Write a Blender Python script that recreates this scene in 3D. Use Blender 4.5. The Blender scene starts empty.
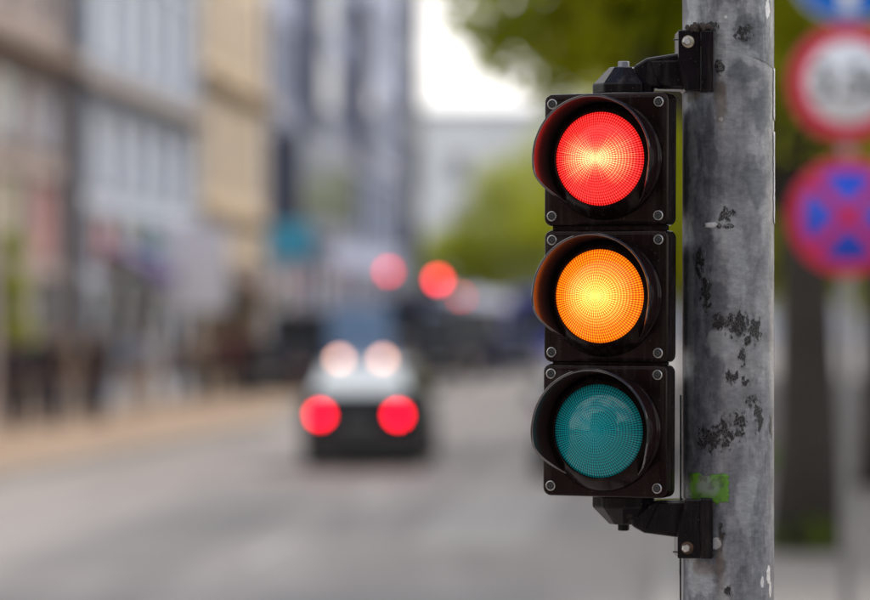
import bpy, bmesh, math, random
import numpy as np
from mathutils import Vector, Matrix
R = math.radians
random.seed(7); rng = np.random.default_rng(7)
SC = bpy.context.scene
COL = SC.collection
# ------------------------------------------------------------------ camera
CAMH = 2.1                     # eye height, metres
FPX = 3262.5                   # focal length in photograph pixels (135 mm on a 36 mm sensor, 870 px wide)
HOR = 318                      # horizon row in the photograph
cam = bpy.data.cameras.new('camera'); co = bpy.data.objects.new('camera', cam); COL.objects.link(co)
cam.lens = 135; cam.sensor_width = 36; cam.clip_start = 0.1; cam.clip_end = 4000
cam.shift_y = (HOR - 300) / 870.0
co.location = (0, 0, CAMH); co.rotation_euler = (R(90), 0, 0)
cam.dof.use_dof = True; cam.dof.focus_distance = 3.6; cam.dof.aperture_fstop = 3.28; cam.dof.aperture_blades = 0
SC.camera = co
# ------------------------------------------------------------------ world: sky with broken cloud
SUN_EL, SUN_AZ = 44, 50        # azimuth measured from +Y towards +X
w = bpy.data.worlds.new("World"); SC.world = w; w.use_nodes = True
nt = w.node_tree; nt.nodes.clear()
def N(nt, t, **k):
    n = nt.nodes.new(t)
    for a, b in k.items():
        if a.startswith('i_'):
            n.inputs[a[2:].replace('_', ' ')].default_value = b
        else: setattr(n, a, b)
    return n
sky = N(nt, 'ShaderNodeTexSky', sky_type='NISHITA', sun_disc=False, sun_elevation=R(SUN_EL), sun_rotation=R(SUN_AZ))
sky.air_density = 1.2; sky.dust_density = 1.5
tc = N(nt, 'ShaderNodeTexCoord'); mp = N(nt, 'ShaderNodeMapping'); mp.inputs['Scale'].default_value = (1, 1, 2.2)
mp.inputs['Location'].default_value = (0.3, 0.1, 0.45)
nz = N(nt, 'ShaderNodeTexNoise'); nz.inputs['Scale'].default_value = 1.7; nz.inputs['Detail'].default_value = 7; nz.inputs['Roughness'].default_value = .58
cr = N(nt, 'ShaderNodeValToRGB'); cr.color_ramp.elements[0].position = .455; cr.color_ramp.elements[1].position = .545
mx = N(nt, 'ShaderNodeMixRGB'); mx.inputs['Color2'].default_value = (8.9, 8.6, 8.4, 1)
bg = N(nt, 'ShaderNodeBackground'); bg.inputs['Strength'].default_value = 0.11
ow = N(nt, 'ShaderNodeOutputWorld')
L = nt.links.new
L(tc.outputs['Generated'], mp.inputs['Vector']); L(mp.outputs[0], nz.inputs['Vector']); L(nz.outputs['Fac'], cr.inputs[0])
L(cr.outputs[0], mx.inputs['Fac']); L(sky.outputs[0], mx.inputs['Color1']); L(mx.outputs[0], bg.inputs['Color']); L(bg.outputs[0], ow.inputs[0])
# ------------------------------------------------------------------ sun
sl = bpy.data.lights.new('sun', 'SUN'); sl.energy = 1.5; sl.angle = R(12); sl.color = (1, .93, .84)
so = bpy.data.objects.new('sun', sl); COL.objects.link(so); so.location = (20, 20, 40)
so.rotation_euler = (R(90 - SUN_EL), 0, R(180 - SUN_AZ) )
SC.view_settings.view_transform = 'Standard'; SC.view_settings.look = 'None'
SC.view_settings.exposure = 0.90; SC.view_settings.gamma = 1
try:
    SC.cycles.use_denoising = True; SC.cycles.denoiser = 'OPENIMAGEDENOISE'
    SC.cycles.max_bounces = 9; SC.cycles.diffuse_bounces = 7; SC.cycles.sample_clamp_indirect = 6; SC.cycles.use_adaptive_sampling = False
    SC.cycles.blur_glossy = 0.3
except Exception: pass

# ================================================================== helpers
def tag(o, label=None, cat=None, group=None, kind=None):
    if label: o['label'] = label
    if cat: o['category'] = cat
    if group: o['group'] = group
    if kind: o['kind'] = kind
    return o
def empty(name, loc=(0, 0, 0), rz=0, label=None, cat=None, group=None):
    o = bpy.data.objects.new(name, None); COL.objects.link(o); o.location = loc; o.rotation_euler = (0, 0, rz)
    o.empty_display_size = .1
    return tag(o, label, cat, group)
class MB:
    """collects vertices and faces of ONE mesh object"""
    def __init__(s): s.v = []; s.f = []; s.sm = []
    def add(s, vs, fs, smooth=False, M=None):
        k = len(s.v)
        if M is not None: vs = [tuple(M @ Vector(v)) for v in vs]
        s.v += [tuple(v) for v in vs]; s.f += [tuple(i + k for i in f) for f in fs]; s.sm += [smooth] * len(fs); return s
    def box(s, x0, x1, y0, y1, z0, z1, M=None):
        vs = [(x0, y0, z0), (x1, y0, z0), (x1, y1, z0), (x0, y1, z0), (x0, y0, z1), (x1, y0, z1), (x1, y1, z1), (x0, y1, z1)]
        return s.add(vs, [(0, 3, 2, 1), (4, 5, 6, 7), (0, 1, 5, 4), (1, 2, 6, 5), (2, 3, 7, 6), (3, 0, 4, 7)], False, M)
    def lathe(s, prof, n=24, axis='z', c=(0, 0, 0), smooth=True, M=None, caps=True, ph=0):
        """prof: list of (r, t); t runs along the axis"""
        vs = []; fs = []
        for r, t in prof:
            for i in range(n):
                a = 2 * math.pi * (i + ph) / n; p, q = r * math.cos(a), r * math.sin(a)
                v = {'z': (p, q, t), 'y': (p, t, q), 'x': (t, p, q)}[axis]
                vs.append((v[0] + c[0], v[1] + c[1], v[2] + c[2]))
        for j in range(len(prof) - 1):
            for i in range(n):
                a, b = j * n + i, j * n + (i + 1) % n
                fs.append((a, b, b + n, a + n) if axis != 'y' else (a, a + n, b + n, b))
        if caps:
            fs.append(tuple(range(n))[::-1] if axis != 'y' else tuple(range(n)))
            t = (len(prof) - 1) * n; fs.append(tuple(range(t, t + n)) if axis != 'y' else tuple(range(t, t + n))[::-1])
        return s.add(vs, fs, smooth, M)
    def tube(s, p, q, r0, r1=None, n=8, smooth=True):
        r1 = r0 if r1 is None else r1; p = Vector(p); q = Vector(q); d = q - p
        M = Matrix.Translation(p) @ d.to_track_quat('Z', 'Y').to_matrix().to_4x4()
        return s.lathe([(r0, 0), (r1, d.length)], n, 'z', smooth=smooth, M=M)
    def prism(s, pts, y0, y1, M=None):
        """outline in xz (counter-clockwise seen from -y), extruded along y"""
        n = len(pts); vs = [(x, y0, z) for x, z in pts] + [(x, y1, z) for x, z in pts]
        fs = [tuple(range(n)), tuple(range(n, 2 * n))[::-1]] + [(i, i + n, (i + 1) % n + n, (i + 1) % n) for i in range(n)]
        return s.add(vs, fs, False, M)
    def rings(s, rings, smooth=True, M=None):
        """loft closed rings of equal count, capped"""
        n = len(rings[0]); vs = [v for r in rings for v in r]; fs = []
        for j in range(len(rings) - 1):
            for i in range(n): fs.append((j * n + i, j * n + (i + 1) % n, (j + 1) * n + (i + 1) % n, (j + 1) * n + i))
        fs.append(tuple(range(n))[::-1]); t = (len(rings) - 1) * n; fs.append(tuple(range(t, t + n)))
        return s.add(vs, fs, smooth, M)
    def mesh(s, name, mat=None):
        me = bpy.data.meshes.new(name); me.from_pydata(s.v, [], s.f)
        me.polygons.foreach_set('use_smooth', s.sm); 
        if mat: me.materials.append(mat)
        me.update(); return me
    def build(s, name, mat=None, parent=None, loc=None, rz=None, fix=True, bevel=0, seg=2, sharp=None):
        me = s.mesh(name, mat)
        if fix:
            bm = bmesh.new(); bm.from_mesh(me); bmesh.ops.recalc_face_normals(bm, faces=bm.faces); bm.to_mesh(me); bm.free()
        if sharp is not None: me.set_sharp_from_angle(angle=R(sharp))
        o = link(name, me, parent)
        if loc is not None: o.location = loc
        if rz is not None: o.rotation_euler = (0, 0, rz)
        if bevel:
            b = o.modifiers.new('bevel', 'BEVEL'); b.width = bevel; b.segments = seg; b.limit_method = 'ANGLE'; b.angle_limit = R(35); b.harden_normals = False
        return o
def link(name, me, parent=None, loc=None):
    o = bpy.data.objects.new(name, me); COL.objects.link(o)
    if parent: o.parent = parent
    if loc is not None: o.location = loc
    return o
def copy_tree(o, parent=None):
    c = o.copy(); COL.objects.link(c); c.parent = parent
    for ch in [x for x in COL.objects if x.parent == o]: copy_tree(ch, c)
    return c
def X(px, D): return (px - 435) * D / FPX
def Z(py, D): return CAMH - (py - HOR) * D / FPX

MATS = {}
def mat(name, col, rough=.6, metal=0, noise=.0, scale=5, spec=.5, emit=None, es=0, coat=0, bump=0, ior=None, trans=None):
    if name in MATS: return MATS[name]
    m = bpy.data.materials.new(name); m.use_nodes = True; nt = m.node_tree; b = nt.nodes['Principled BSDF']
    b.inputs['Base Color'].default_value = (*col, 1); b.inputs['Roughness'].default_value = rough; b.inputs['Metallic'].default_value = metal
    b.inputs['Specular IOR Level'].default_value = spec
    if coat: b.inputs['Coat Weight'].default_value = coat; b.inputs['Coat Roughness'].default_value = .08
    if emit: b.inputs['Emission Color'].default_value = (*emit, 1); b.inputs['Emission Strength'].default_value = es
    if noise or bump:
        t = N(nt, 'ShaderNodeTexCoord'); n = N(nt, 'ShaderNodeTexNoise'); n.inputs['Scale'].default_value = scale; n.inputs['Detail'].default_value = 6
        nt.links.new(t.outputs['Object'], n.inputs['Vector'])
    if noise:
        r = N(nt, 'ShaderNodeMapRange'); r.inputs['From Min'].default_value = .3; r.inputs['From Max'].default_value = .7
        r.inputs['To Min'].default_value = 1 - noise; r.inputs['To Max'].default_value = 1 + noise
        v = N(nt, 'ShaderNodeMixRGB', blend_type='MULTIPLY'); v.inputs['Fac'].default_value = 1; v.inputs['Color1'].default_value = (*col, 1)
        nt.links.new(n.outputs['Fac'], r.inputs['Value']); nt.links.new(r.outputs[0], v.inputs['Color2']); nt.links.new(v.outputs[0], b.inputs['Base Color'])
    if bump:
        q = N(nt, 'ShaderNodeBump'); q.inputs['Strength'].default_value = bump; q.inputs['Distance'].default_value = .002
        nt.links.new(n.outputs['Fac'], q.inputs['Height']); nt.links.new(q.outputs[0], b.inputs['Normal'])
    MATS[name] = m; return m

# ================================================================== the ground
SLOPE = .0787                                   # the street runs 4.5 degrees to the right of the view
def curbx(D): return -5.53 + .119 * (min(D, 62) - 41.5) + SLOPE * max(0, D - 92)         # left kerb line
def facx(D): return -8.2 + SLOPE * (D - 61)             # left building line
def rcurbx(D): return .03 + SLOPE * (D - 3.66)          # right kerb line, the pole stands just behind it
STREET_RZ = R(90) - math.atan(SLOPE)                    # local x runs up the street

def strip(name, m, fa, fb, D0, D1, z0, z1, steps=20, kind='structure'):
    b = MB()
    for k in range(steps):
        a, c = D0 + (D1 - D0) * k / steps, D0 + (D1 - D0) * (k + 1) / steps
        vs = [(fa(a), a, z0), (fb(a), a, z0), (fb(c), c, z0), (fa(c), c, z0), (fa(a), a, z1), (fb(a), a, z1), (fb(c), c, z1), (fa(c), c, z1)]
        b.add(vs, [(4, 5, 6, 7), (0, 4, 7, 3), (1, 2, 6, 5)])
        if k == 0: b.add(vs, [(0, 1, 5, 4)])
        if k == steps - 1: b.add(vs, [(3, 7, 6, 2)])
    o = b.build(name, m); tag(o, kind=kind); return o

def ground_mat(name, col, col2, scale, stretch=(1, 1, 1), rough=.85, slab=None, fine=60):
    m = bpy.data.materials.new(name); m.use_nodes = True; nt = m.node_tree; b = nt.nodes['Principled BSDF']; L = nt.links.new
    t = N(nt, 'ShaderNodeTexCoord'); mp = N(nt, 'ShaderNodeMapping'); mp.inputs['Scale'].default_value = stretch; mp.inputs['Rotation'].default_value = (0, 0, math.atan(SLOPE))
    n = N(nt, 'ShaderNodeTexNoise'); n.inputs['Scale'].default_value = scale; n.inputs['Detail'].default_value = 5
    n2 = N(nt, 'ShaderNodeTexNoise'); n2.inputs['Scale'].default_value = fine; n2.inputs['Detail'].default_value = 4
    c = N(nt, 'ShaderNodeMixRGB'); c.inputs['Color1'].default_value = (*col, 1); c.inputs['Color2'].default_value = (*col2, 1)
    r = N(nt, 'ShaderNodeMapRange'); r.inputs['From Min'].default_value = .35; r.inputs['From Max'].default_value = .65
    d = N(nt, 'ShaderNodeMixRGB', blend_type='MULTIPLY'); d.inputs['Fac'].default_value = .35
    L(t.outputs['Object'], mp.inputs[0]); L(mp.outputs[0], n.inputs['Vector']); L(t.outputs['Object'], n2.inputs['Vector'])
    L(n.outputs['Fac'], r.inputs['Value']); L(r.outputs[0], c.inputs['Fac']); L(c.outputs[0], d.inputs['Color1']); L(n2.outputs['Color'], d.inputs['Color2'])
    last = d
    if slab:
        k = N(nt, 'ShaderNodeTexBrick'); k.inputs['Scale'].default_value = 1; k.inputs['Brick Width'].default_value = slab; k.inputs['Row Height'].default_value = slab
        k.inputs['Mortar Size'].default_value = .012; k.inputs['Color1'].default_value = (1, 1, 1, 1); k.inputs['Color2'].default_value = (.88, .88, .88, 1); k.inputs['Mortar'].default_value = (.4, .4, .4, 1)
        e = N(nt, 'ShaderNodeMixRGB', blend_type='MULTIPLY'); e.inputs['Fac'].default_value = 1
        L(t.outputs['Object'], k.inputs['Vector']); L(d.outputs[0], e.inputs['Color1']); L(k.outputs['Color'], e.inputs['Color2']); last = e
    L(last.outputs[0], b.inputs['Base Color']); b.inputs['Roughness'].default_value = rough
    q = N(nt, 'ShaderNodeBump'); q.inputs['Strength'].default_value = .3; q.inputs['Distance'].default_value = .01
    L(n2.outputs['Fac'], q.inputs['Height']); L(q.outputs[0], b.inputs['Normal'])
    return m
M_ground = ground_mat('soil_and_turf', (.07, .07, .05), (.10, .095, .06), .2)
M_road = ground_mat('worn_asphalt', (.30, .268, .25), (.40, .36, .336), .55, (3, .12, 1), rough=.75)
M_walk = ground_mat('tan_paving', (.46, .32, .215), (.56, .40, .275), .8, slab=.4)
M_walk2 = ground_mat('grey_paving', (.30, .27, .25), (.37, .335, .31), .8, slab=.4)
M_kerb = mat('kerb_granite', (.30, .28, .26), .8, noise=.15, scale=8)
g = MB(); g.add([(-1500, -300, -.15), (1500, -300, -.15), (1500, 3000, -.15), (-1500, 3000, -.15)], [(0, 1, 2, 3)])
tag(g.build('ground', M_ground), kind='structure')
road = MB(); road.add([(facx(-40) - 12, -40, 0), (rcurbx(-40), -40, 0), (rcurbx(158), 158, 0), (facx(158) - 1, 158, 0)], [(0, 1, 2, 3)])
road.add([(-90, 158, 0), (120, 158, 0), (120, 330, 0), (-90, 330, 0)], [(0, 1, 2, 3)])
tag(road.build('road', M_road), kind='structure')
strip('sidewalk', M_walk, lambda D: facx(D) - .02, lambda D: curbx(D) - .16, -40, 158, -.1, .13, 66)
strip('kerb', M_kerb, lambda D: curbx(D) - .155, lambda D: curbx(D), -40, 158, -.1, .14, 66)
strip('kerb', M_kerb, lambda D: rcurbx(D), lambda D: rcurbx(D) + .155, -40, 158, -.1, .14, 40)
strip('sidewalk', M_walk2, lambda D: rcurbx(D) + .16, lambda D: rcurbx(D) + 7.5, -40, 158, -.1, .13)
strip('verge', ground_mat('verge_turf', (.10, .17, .02), (.16, .22, .035), .9), lambda D: rcurbx(D) + .5, lambda D: rcurbx(D) + 1.9, 42, 50, -.1, .15)

def ribbon(name, m, off, wd, D0, D1, z, kind='structure'):
    b = MB(); n = max(1, int((D1 - D0) / 4))
    for k in range(n):
        a, c = D0 + (D1 - D0) * k / n, D0 + (D1 - D0) * (k + 1) / n
        f = lambda D: rcurbx(D) - off
        b.add([(f(a), a, z), (f(a) + wd, a, z), (f(c) + wd, c, z), (f(c), c, z)], [(0, 1, 2, 3)])
    return tag(b.build(name, m), kind=kind)
M_line = mat('worn_line_paint', (.46, .44, .41), .7, noise=.25, scale=3)
for k in range(14): ribbon('lane_marking', M_line, 3.6, .12, 10 + k * 9, 13 + k * 9, .004)
ribbon('asphalt_patch', mat('patch_dark', (.22, .205, .195), .8, noise=.15), 5.6, 1.5, 27, 41, .004)
ribbon('asphalt_patch', mat('patch_pale', (.39, .36, .335), .8, noise=.15), 2.4, 1.1, 30, 52, .004)
ribbon('asphalt_patch', mat('patch_dark', (.15, .14, .135), .8, noise=.15), 2.9, 2.0, 20.5, 24.5, .004)

# ================================================================== the pole
PD, PXC, PR = 3.662, 728.2, .0513
PX = X(PXC, PD)
def pole_material():
    m = bpy.data.materials.new('galvanised_steel_with_residue'); m.use_nodes = True; nt = m.node_tree; b = nt.nodes['Principled BSDF']; L = nt.links.new
    uv = N(nt, 'ShaderNodeUVMap'); uv.uv_map = 'UVMap'
    def noise(scale, detail=5, sx=1, sy=1, rough=.55, loc=0):
        mp = N(nt, 'ShaderNodeMapping'); mp.inputs['Scale'].default_value = (sx, sy, 1); mp.inputs['Location'].default_value = (loc, loc * .7, 0)
        n = N(nt, 'ShaderNodeTexNoise'); n.inputs['Scale'].default_value = scale; n.inputs['Detail'].default_value = detail; n.inputs['Roughness'].default_value = rough
        L(uv.outputs[0], mp.inputs[0]); L(mp.outputs[0], n.inputs['Vector']); return n.outputs['Fac']
    def ramp(v, a, c, lo=0, hi=1):
        r = N(nt, 'ShaderNodeMapRange'); r.inputs['From Min'].default_value = a; r.inputs['From Max'].default_value = c
        r.inputs['To Min'].default_value = lo; r.inputs['To Max'].default_value = hi; L(v, r.inputs['Value']); return r.outputs[0]
    def math_(op, a, c):
        n = N(nt, 'ShaderNodeMath', operation=op)
        for i, v in enumerate((a, c)):
            if isinstance(v, (int, float)): n.inputs[i].default_value = v
            else: L(v, n.inputs[i])
        return n.outputs[0]
    def mix(fac, a, c, blend='MIX'):
        n = N(nt, 'ShaderNodeMixRGB', blend_type=blend)
        for i, v in enumerate((fac, a, c)):
            if isinstance(v, (int, float)): n.inputs[i].default_value = v
            elif isinstance(v, tuple): n.inputs[i].default_value = (*v, 1)
            else: L(v, n.inputs[i])
        return n.outputs[0]
    def uvpx(px, py):      # photograph mark -> arc length, height
        s = max(-.999, min(.999, (px - PXC) / 45.7)); return PR * math.asin(s), Z(py, PD - PR)
    def blobs(lst):
        """smallest elliptical distance to any of the given patches"""
        out = None
        for px, py, rx, ry in lst:
            u, v = uvpx(px, py); 
            mp = N(nt, 'ShaderNodeMapping', vector_type='POINT'); sx, sy = 1 / (rx * .00112), 1 / (ry * .00112)
            mp.inputs['Location'].default_value = (-u * sx, -v * sy, 0); mp.inputs['Scale'].default_value = (sx, sy, 0)
            ln = N(nt, 'ShaderNodeVectorMath', operation='LENGTH'); L(uv.outputs[0], mp.inputs[0]); L(mp.outputs[0], ln.inputs[0])
            out = ln.outputs['Value'] if out is None else math_('MINIMUM', out, ln.outputs['Value'])
        return out
    # zinc: cloudy grey, with long streaks and spangle
    n1 = noise(16, 6, 1, .55); n2 = noise(75, 7, 1.2, .55, .7, loc=3); n3 = noise(9, 3, 1, .25, loc=7)
    vo = N(nt, 'ShaderNodeTexVoronoi'); vo.inputs['Scale'].default_value = 90; L(uv.outputs[0], vo.inputs['Vector'])
    c = mix(ramp(n1, .38, .62), (.075, .078, .09), (.28, .28, .29))
    c = mix(ramp(n3, .42, .60), c, (.15, .155, .18))
    c = mix(.75, c, mix(ramp(n2, .36, .64), (.40, .405, .42), (1.45, 1.44, 1.42)), 'MULTIPLY'); c = mix(.5, c, mix(ramp(noise(150, 5, 2.4, .10, .7, loc=13), .42, .66), (1, 1, 1), (1.5, 1.47, 1.42)), 'MULTIPLY')
    sp = N(nt, 'ShaderNodeSeparateColor'); L(vo.outputs['Color'], sp.inputs[0])
    c = mix(.25, c, mix(ramp(sp.outputs[0], 0, 1), (.6, .6, .62), (1.4, 1.4, 1.4)), 'MULTIPLY')
    # film of old paste over the part below y 48-66 (slanting top edge)
    sx = N(nt, 'ShaderNodeSeparateXYZ'); L(uv.outputs[0], sx.inputs[0]); U, V = sx.outputs[0], sx.outputs[1]
    u0, v0 = uvpx(716, 48); u1, v1 = uvpx(771, 66)
    slope = (v1 - v0) / (u1 - u0)
    edge = math_('SUBTRACT', math_('ADD', math_('MULTIPLY', U, slope), v0 - slope * u0), V)      # > 0 under the edge
    edge = math_('ADD', edge, ramp(n2, 0, 1, -.003, .003))
    infilm = math_('MULTIPLY', ramp(edge, 0, .0008), ramp(U, u0 - .004, u0 + .002))
    film = mix(ramp(noise(34, 6, 1, .5, loc=11), .35, .65), (.14, .14, .155), (.42, .41, .42))
    fm = math_('MULTIPLY', infilm, ramp(noise(11, 5, 1, .45, loc=5), .40, .56, .15, .75))
    c = mix(fm, c, film)
    line = math_('MULTIPLY', math_('MULTIPLY', ramp(math_('ABSOLUTE', edge, 0), .0007, .0012, 1, 0), ramp(U, u0, u0 + .003)), .75)
    c = mix(line, c, (.05, .04, .03))
    # worn clouds, mixed with painted shade and painted reflected light
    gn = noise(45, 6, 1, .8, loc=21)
    dk = math_('ADD', blobs([(760, 108, 16, 34), (707, 140, 7, 45), (735, 72, 34, 12), (752, 180, 18, 28), (717, 536, 5, 30), (692, 98, 14, 6), (718, 62, 4, 32), (700, 566, 16, 6), (713, 330, 12, 60), (745, 30, 18, 20), (708, 560, 14, 30)]), ramp(gn, .3, .7, -.5, .5))  # dark clouds, with contact shade painted in beside the clamps
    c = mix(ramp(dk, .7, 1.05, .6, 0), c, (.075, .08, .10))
    lt = math_('ADD', blobs([(720, 55, 30, 14), (724, 240, 14, 22), (718, 215, 12, 16), (715, 345, 18, 14), (690, 15, 10, 25), (690, 150, 8, 60), (689, 250, 6, 60), (689, 360, 7, 80), (692, 560, 9, 40), (722, 28, 12, 22), (744, 500, 12, 30), (700, 580, 14, 18), (735, 270, 12, 30)]), ramp(gn, .3, .7, .6, -.6))  # pale clouds; left-edge strips are painted brightness against the housing's dark reflection
    c = mix(ramp(lt, .6, 1.1, .5, 0), c, (.42, .43, .45))
    # crackled black glue rests
    cr_ = noise(140, 4, 1.1, .8, .60, loc=31)
    bl = blobs([(697, 262, 6, 18), (703, 292, 7, 20), (716, 322, 9, 10), (734, 325, 14, 14), (752, 330, 8, 16), (727, 377, 9, 7), (741, 381, 6, 6), (705, 438, 15, 14), (722, 433, 9, 16),
                (736, 425, 8, 14), (749, 402, 7, 7), (755, 418, 6, 16), (768, 427, 5, 13), (722, 214, 8, 7), (718, 226, 16, 2.6), (740, 32, 11, 8), (705, 26, 14, 5), (716, 66, 5, 10), (745, 340, 5, 6), (738, 357, 4, 12), (725, 592, 4, 6), (700, 488, 10, 6), (718, 535, 3, 12)])
    bm_ = math_('ADD', math_('MULTIPLY', math_('POWER', bl, 2.0), .16), cr_)
    ve = N(nt, 'ShaderNodeTexVoronoi'); ve.feature = 'DISTANCE_TO_EDGE'; ve.inputs['Scale'].default_value = 300
    vm = N(nt, 'ShaderNodeMapping'); vm.inputs['Scale'].default_value = (1.3, .8, 1); L(uv.outputs[0], vm.inputs[0]); L(vm.outputs[0], ve.inputs['Vector'])
    chips = math_('MULTIPLY', ramp(bm_, .575, .615, .95, 0), ramp(math_('ADD', ve.outputs['Distance'], ramp(n2, .3, .7, -.06, .08)), .03, .07, .12, 1))
    halo = ramp(bm_, .59, .72, .45, 0)
    c = mix(halo, c, (.06, .055, .055)); c = mix(chips, c, (.016, .013, .012))
    # small pale flakes
    wf = math_('ADD', math_('MULTIPLY', blobs([(708, 225, 6, 3.4), (717, 119, 2.6, 2.2), (766, 576, 4, 10), (759, 583, 2.5, 6), (768, 592, 3, 9), (772.5, 100, 1.5, 40), (772.5, 190, 1.5, 34), (772.8, 76, 2.5, 12), (722, 17, 1.5, 1.5), (765, 8, 4, 10), (713, 543, 5, 6)]), .6), math_('MULTIPLY', cr_, .9))
    c = mix(ramp(wf, .98, 1.06, .95, 0), c, (.62, .61, .62))
    c = mix(.45, c, mix(ramp(noise(120, 6, .8, 1.6, .72, loc=17), .36, .64), (.55, .54, .53), (1.25, 1.25, 1.24)), 'MULTIPLY')
    c = mix(ramp(math_('ADD', blobs([(716, 100, 7, 30), (690, 95, 14, 6), (700, 570, 18, 8), (716, 560, 5, 30)]), ramp(gn, .3, .7, -.4, .4)), .6, 1.1, .5, 0), c, (.10, .06, .035))
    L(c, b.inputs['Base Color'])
    b.inputs['Metallic'].default_value = .45
    L(ramp(n1, .3, .7, .55, .36), b.inputs['Roughness'])
    bp = N(nt, 'ShaderNodeBump'); bp.inputs['Strength'].default_value = .5; bp.inputs['Distance'].default_value = .0012
    hh = math_('ADD', math_('MULTIPLY', infilm, .35), math_('ADD', math_('MULTIPLY', n2, .45), ramp(bm_, .58, .66, .35, 0)))
    L(hh, bp.inputs['Height']); L(bp.outputs[0], b.inputs['Normal'])
    return m
def uv_cylinder(name, m, parent, cx, cy, r, z0, z1, n=96, nz=40):
    me = bpy.data.meshes.new(name); vs = []; fs = []; uvs = []
    for j in range(nz + 1):
        z = z0 + (z1 - z0) * j / nz
        for i in range(n): a = -math.pi / 2 + 2 * math.pi * (i - n / 2) / n; vs.append((cx + r * math.cos(a), cy + r * math.sin(a), z))
    for j in range(nz):
        for i in range(n):
            k = (i + 1) % n; fs.append((j * n + i, j * n + k, (j + 1) * n + k, (j + 1) * n + i))
            ua, ub = r * 2 * math.pi * (i - n / 2) / n, r * 2 * math.pi * (i + 1 - n / 2) / n
            za, zb = z0 + (z1 - z0) * j / nz, z0 + (z1 - z0) * (j + 1) / nz
            uvs += [(ua, za), (ub, za), (ub, zb), (ua, zb)]
    me.from_pydata(vs, [], fs); me.materials.append(m); l = me.uv_layers.new(name='UVMap')
    l.data.foreach_set('uv', [x for p in uvs for x in p]); me.polygons.foreach_set('use_smooth', [True] * len(fs)); me.update()
    return link(name, me, parent)
M_zinc = mat('zinc_plain', (.22, .22, .24), .5, .5, noise=.25, scale=30)
pole = empty('steel_pole', (PX, PD, .13), label='battered galvanised steel pole with sticker residue that carries the traffic light', cat='pole')
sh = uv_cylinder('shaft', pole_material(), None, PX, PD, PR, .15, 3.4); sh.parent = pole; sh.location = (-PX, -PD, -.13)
b = MB().lathe([(.11, 0), (.11, .012), (.056, .014), (.056, .05)], 32); b.build('base_flange', M_zinc, pole, (0, 0, .002))
MB().lathe([(.054, 3.27), (.054, 3.285), (.03, 3.30)], 32).build('cap', mat('black_plastic_cap', (.02, .02, .02), .5), pole)
for k in range(4):
    a = R(45 + 90 * k); MB().lathe([(.012, 0), (.012, .012), (.006, .013), (.006, .03)], 6, c=(.085 * math.cos(a), .085 * math.sin(a), .014), smooth=False).build('bolt', M_zinc, pole)
def curved_patch(name, m, x0, x1, y0, y1, ragged=.8, off=.0006, nx=14, ny=14, seed=1):
    """thin sticker bent round the shaft, corners in photograph marks"""
    r = random.Random(seed); vs = []; fs = []; rr = PR + off
    for j in range(ny + 1):
        for i in range(nx + 1):
            px = x0 + (x1 - x0) * i / nx; py = y0 + (y1 - y0) * j / ny
            if i in (0, nx): px += r.uniform(-ragged, ragged)
            if j in (0, ny): py += r.uniform(-ragged, ragged)
            a = math.asin(max(-.999, min(.999, (px - PXC) / 45.7))); vs.append((rr * math.sin(a), -rr * math.cos(a), Z(py, PD - PR) - .13))
    for j in range(ny):
        for i in range(nx): k = j * (nx + 1) + i; fs.append((k, k + nx + 1, k + nx + 2, k + 1))
    o = MB().add(vs, fs, True).build(name, m, pole, fix=False)
    s = o.modifiers.new('thick', 'SOLIDIFY'); s.thickness = .0004; s.offset = -1; return o
def sticker_mat():
    m = bpy.data.materials.new('lime_sticker'); m.use_nodes = True; nt = m.node_tree; b = nt.nodes['Principled BSDF']; L = nt.links.new
    t = N(nt, 'ShaderNodeTexCoord'); n = N(nt, 'ShaderNodeTexNoise'); n.inputs['Scale'].default_value = 70; n.inputs['Detail'].default_value = 5
    g = N(nt, 'ShaderNodeVectorMath', operation='DISTANCE'); a = math.asin((703 - PXC) / 45.7); g.inputs[1].default_value = (PR * math.sin(a), -PR * math.cos(a), Z(485, PD - PR) - .13)
    L(t.outputs['Object'], n.inputs['Vector']); L(t.outputs['Object'], g.inputs[0])
    ad = N(nt, 'ShaderNodeMath', operation='MULTIPLY_ADD'); ad.inputs[1].default_value = .02; L(n.outputs['Fac'], ad.inputs[0]); L(g.outputs['Value'], ad.inputs[2])
    r = N(nt, 'ShaderNodeMapRange'); r.inputs['From Min'].default_value = .018; r.inputs['From Max'].default_value = .026; L(ad.outputs[0], r.inputs['Value'])
    c0 = N(nt, 'ShaderNodeMixRGB'); c0.inputs['Color1'].default_value = (.04, .11, .008, 1); c0.inputs['Color2'].default_value = (.14, .36, .015, 1)
    L(n.outputs['Fac'], c0.inputs['Fac'])
    c = N(nt, 'ShaderNodeMixRGB'); c.inputs['Color1'].default_value = (.20, .24, .19, 1); L(c0.outputs[0], c.inputs['Color2']); L(r.outputs[0], c.inputs['Fac'])
    n3 = N(nt, 'ShaderNodeTexNoise'); n3.inputs['Scale'].default_value = 120; n3.inputs['Detail'].default_value = 5; L(t.outputs['Object'], n3.inputs['Vector'])
    r3 = N(nt, 'ShaderNodeMapRange'); r3.inputs['From Min'].default_value = .52; r3.inputs['From Max'].default_value = .62; r3.inputs['To Max'].default_value = .45; L(n3.outputs['Fac'], r3.inputs['Value'])
    cc = N(nt, 'ShaderNodeMixRGB'); cc.inputs['Color2'].default_value = (.03, .035, .02, 1); L(r3.outputs[0], cc.inputs['Fac']); L(c.outputs[0], cc.inputs['Color1'])
    L(cc.outputs[0], b.inputs['Base Color']); b.inputs['Roughness'].default_value = .5; return m
o = curved_patch('sticker', sticker_mat(), 688, 724, 475, 503, 2.0, seed=4); o['label'] = 'torn lime green sticker with a grey smear'
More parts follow.
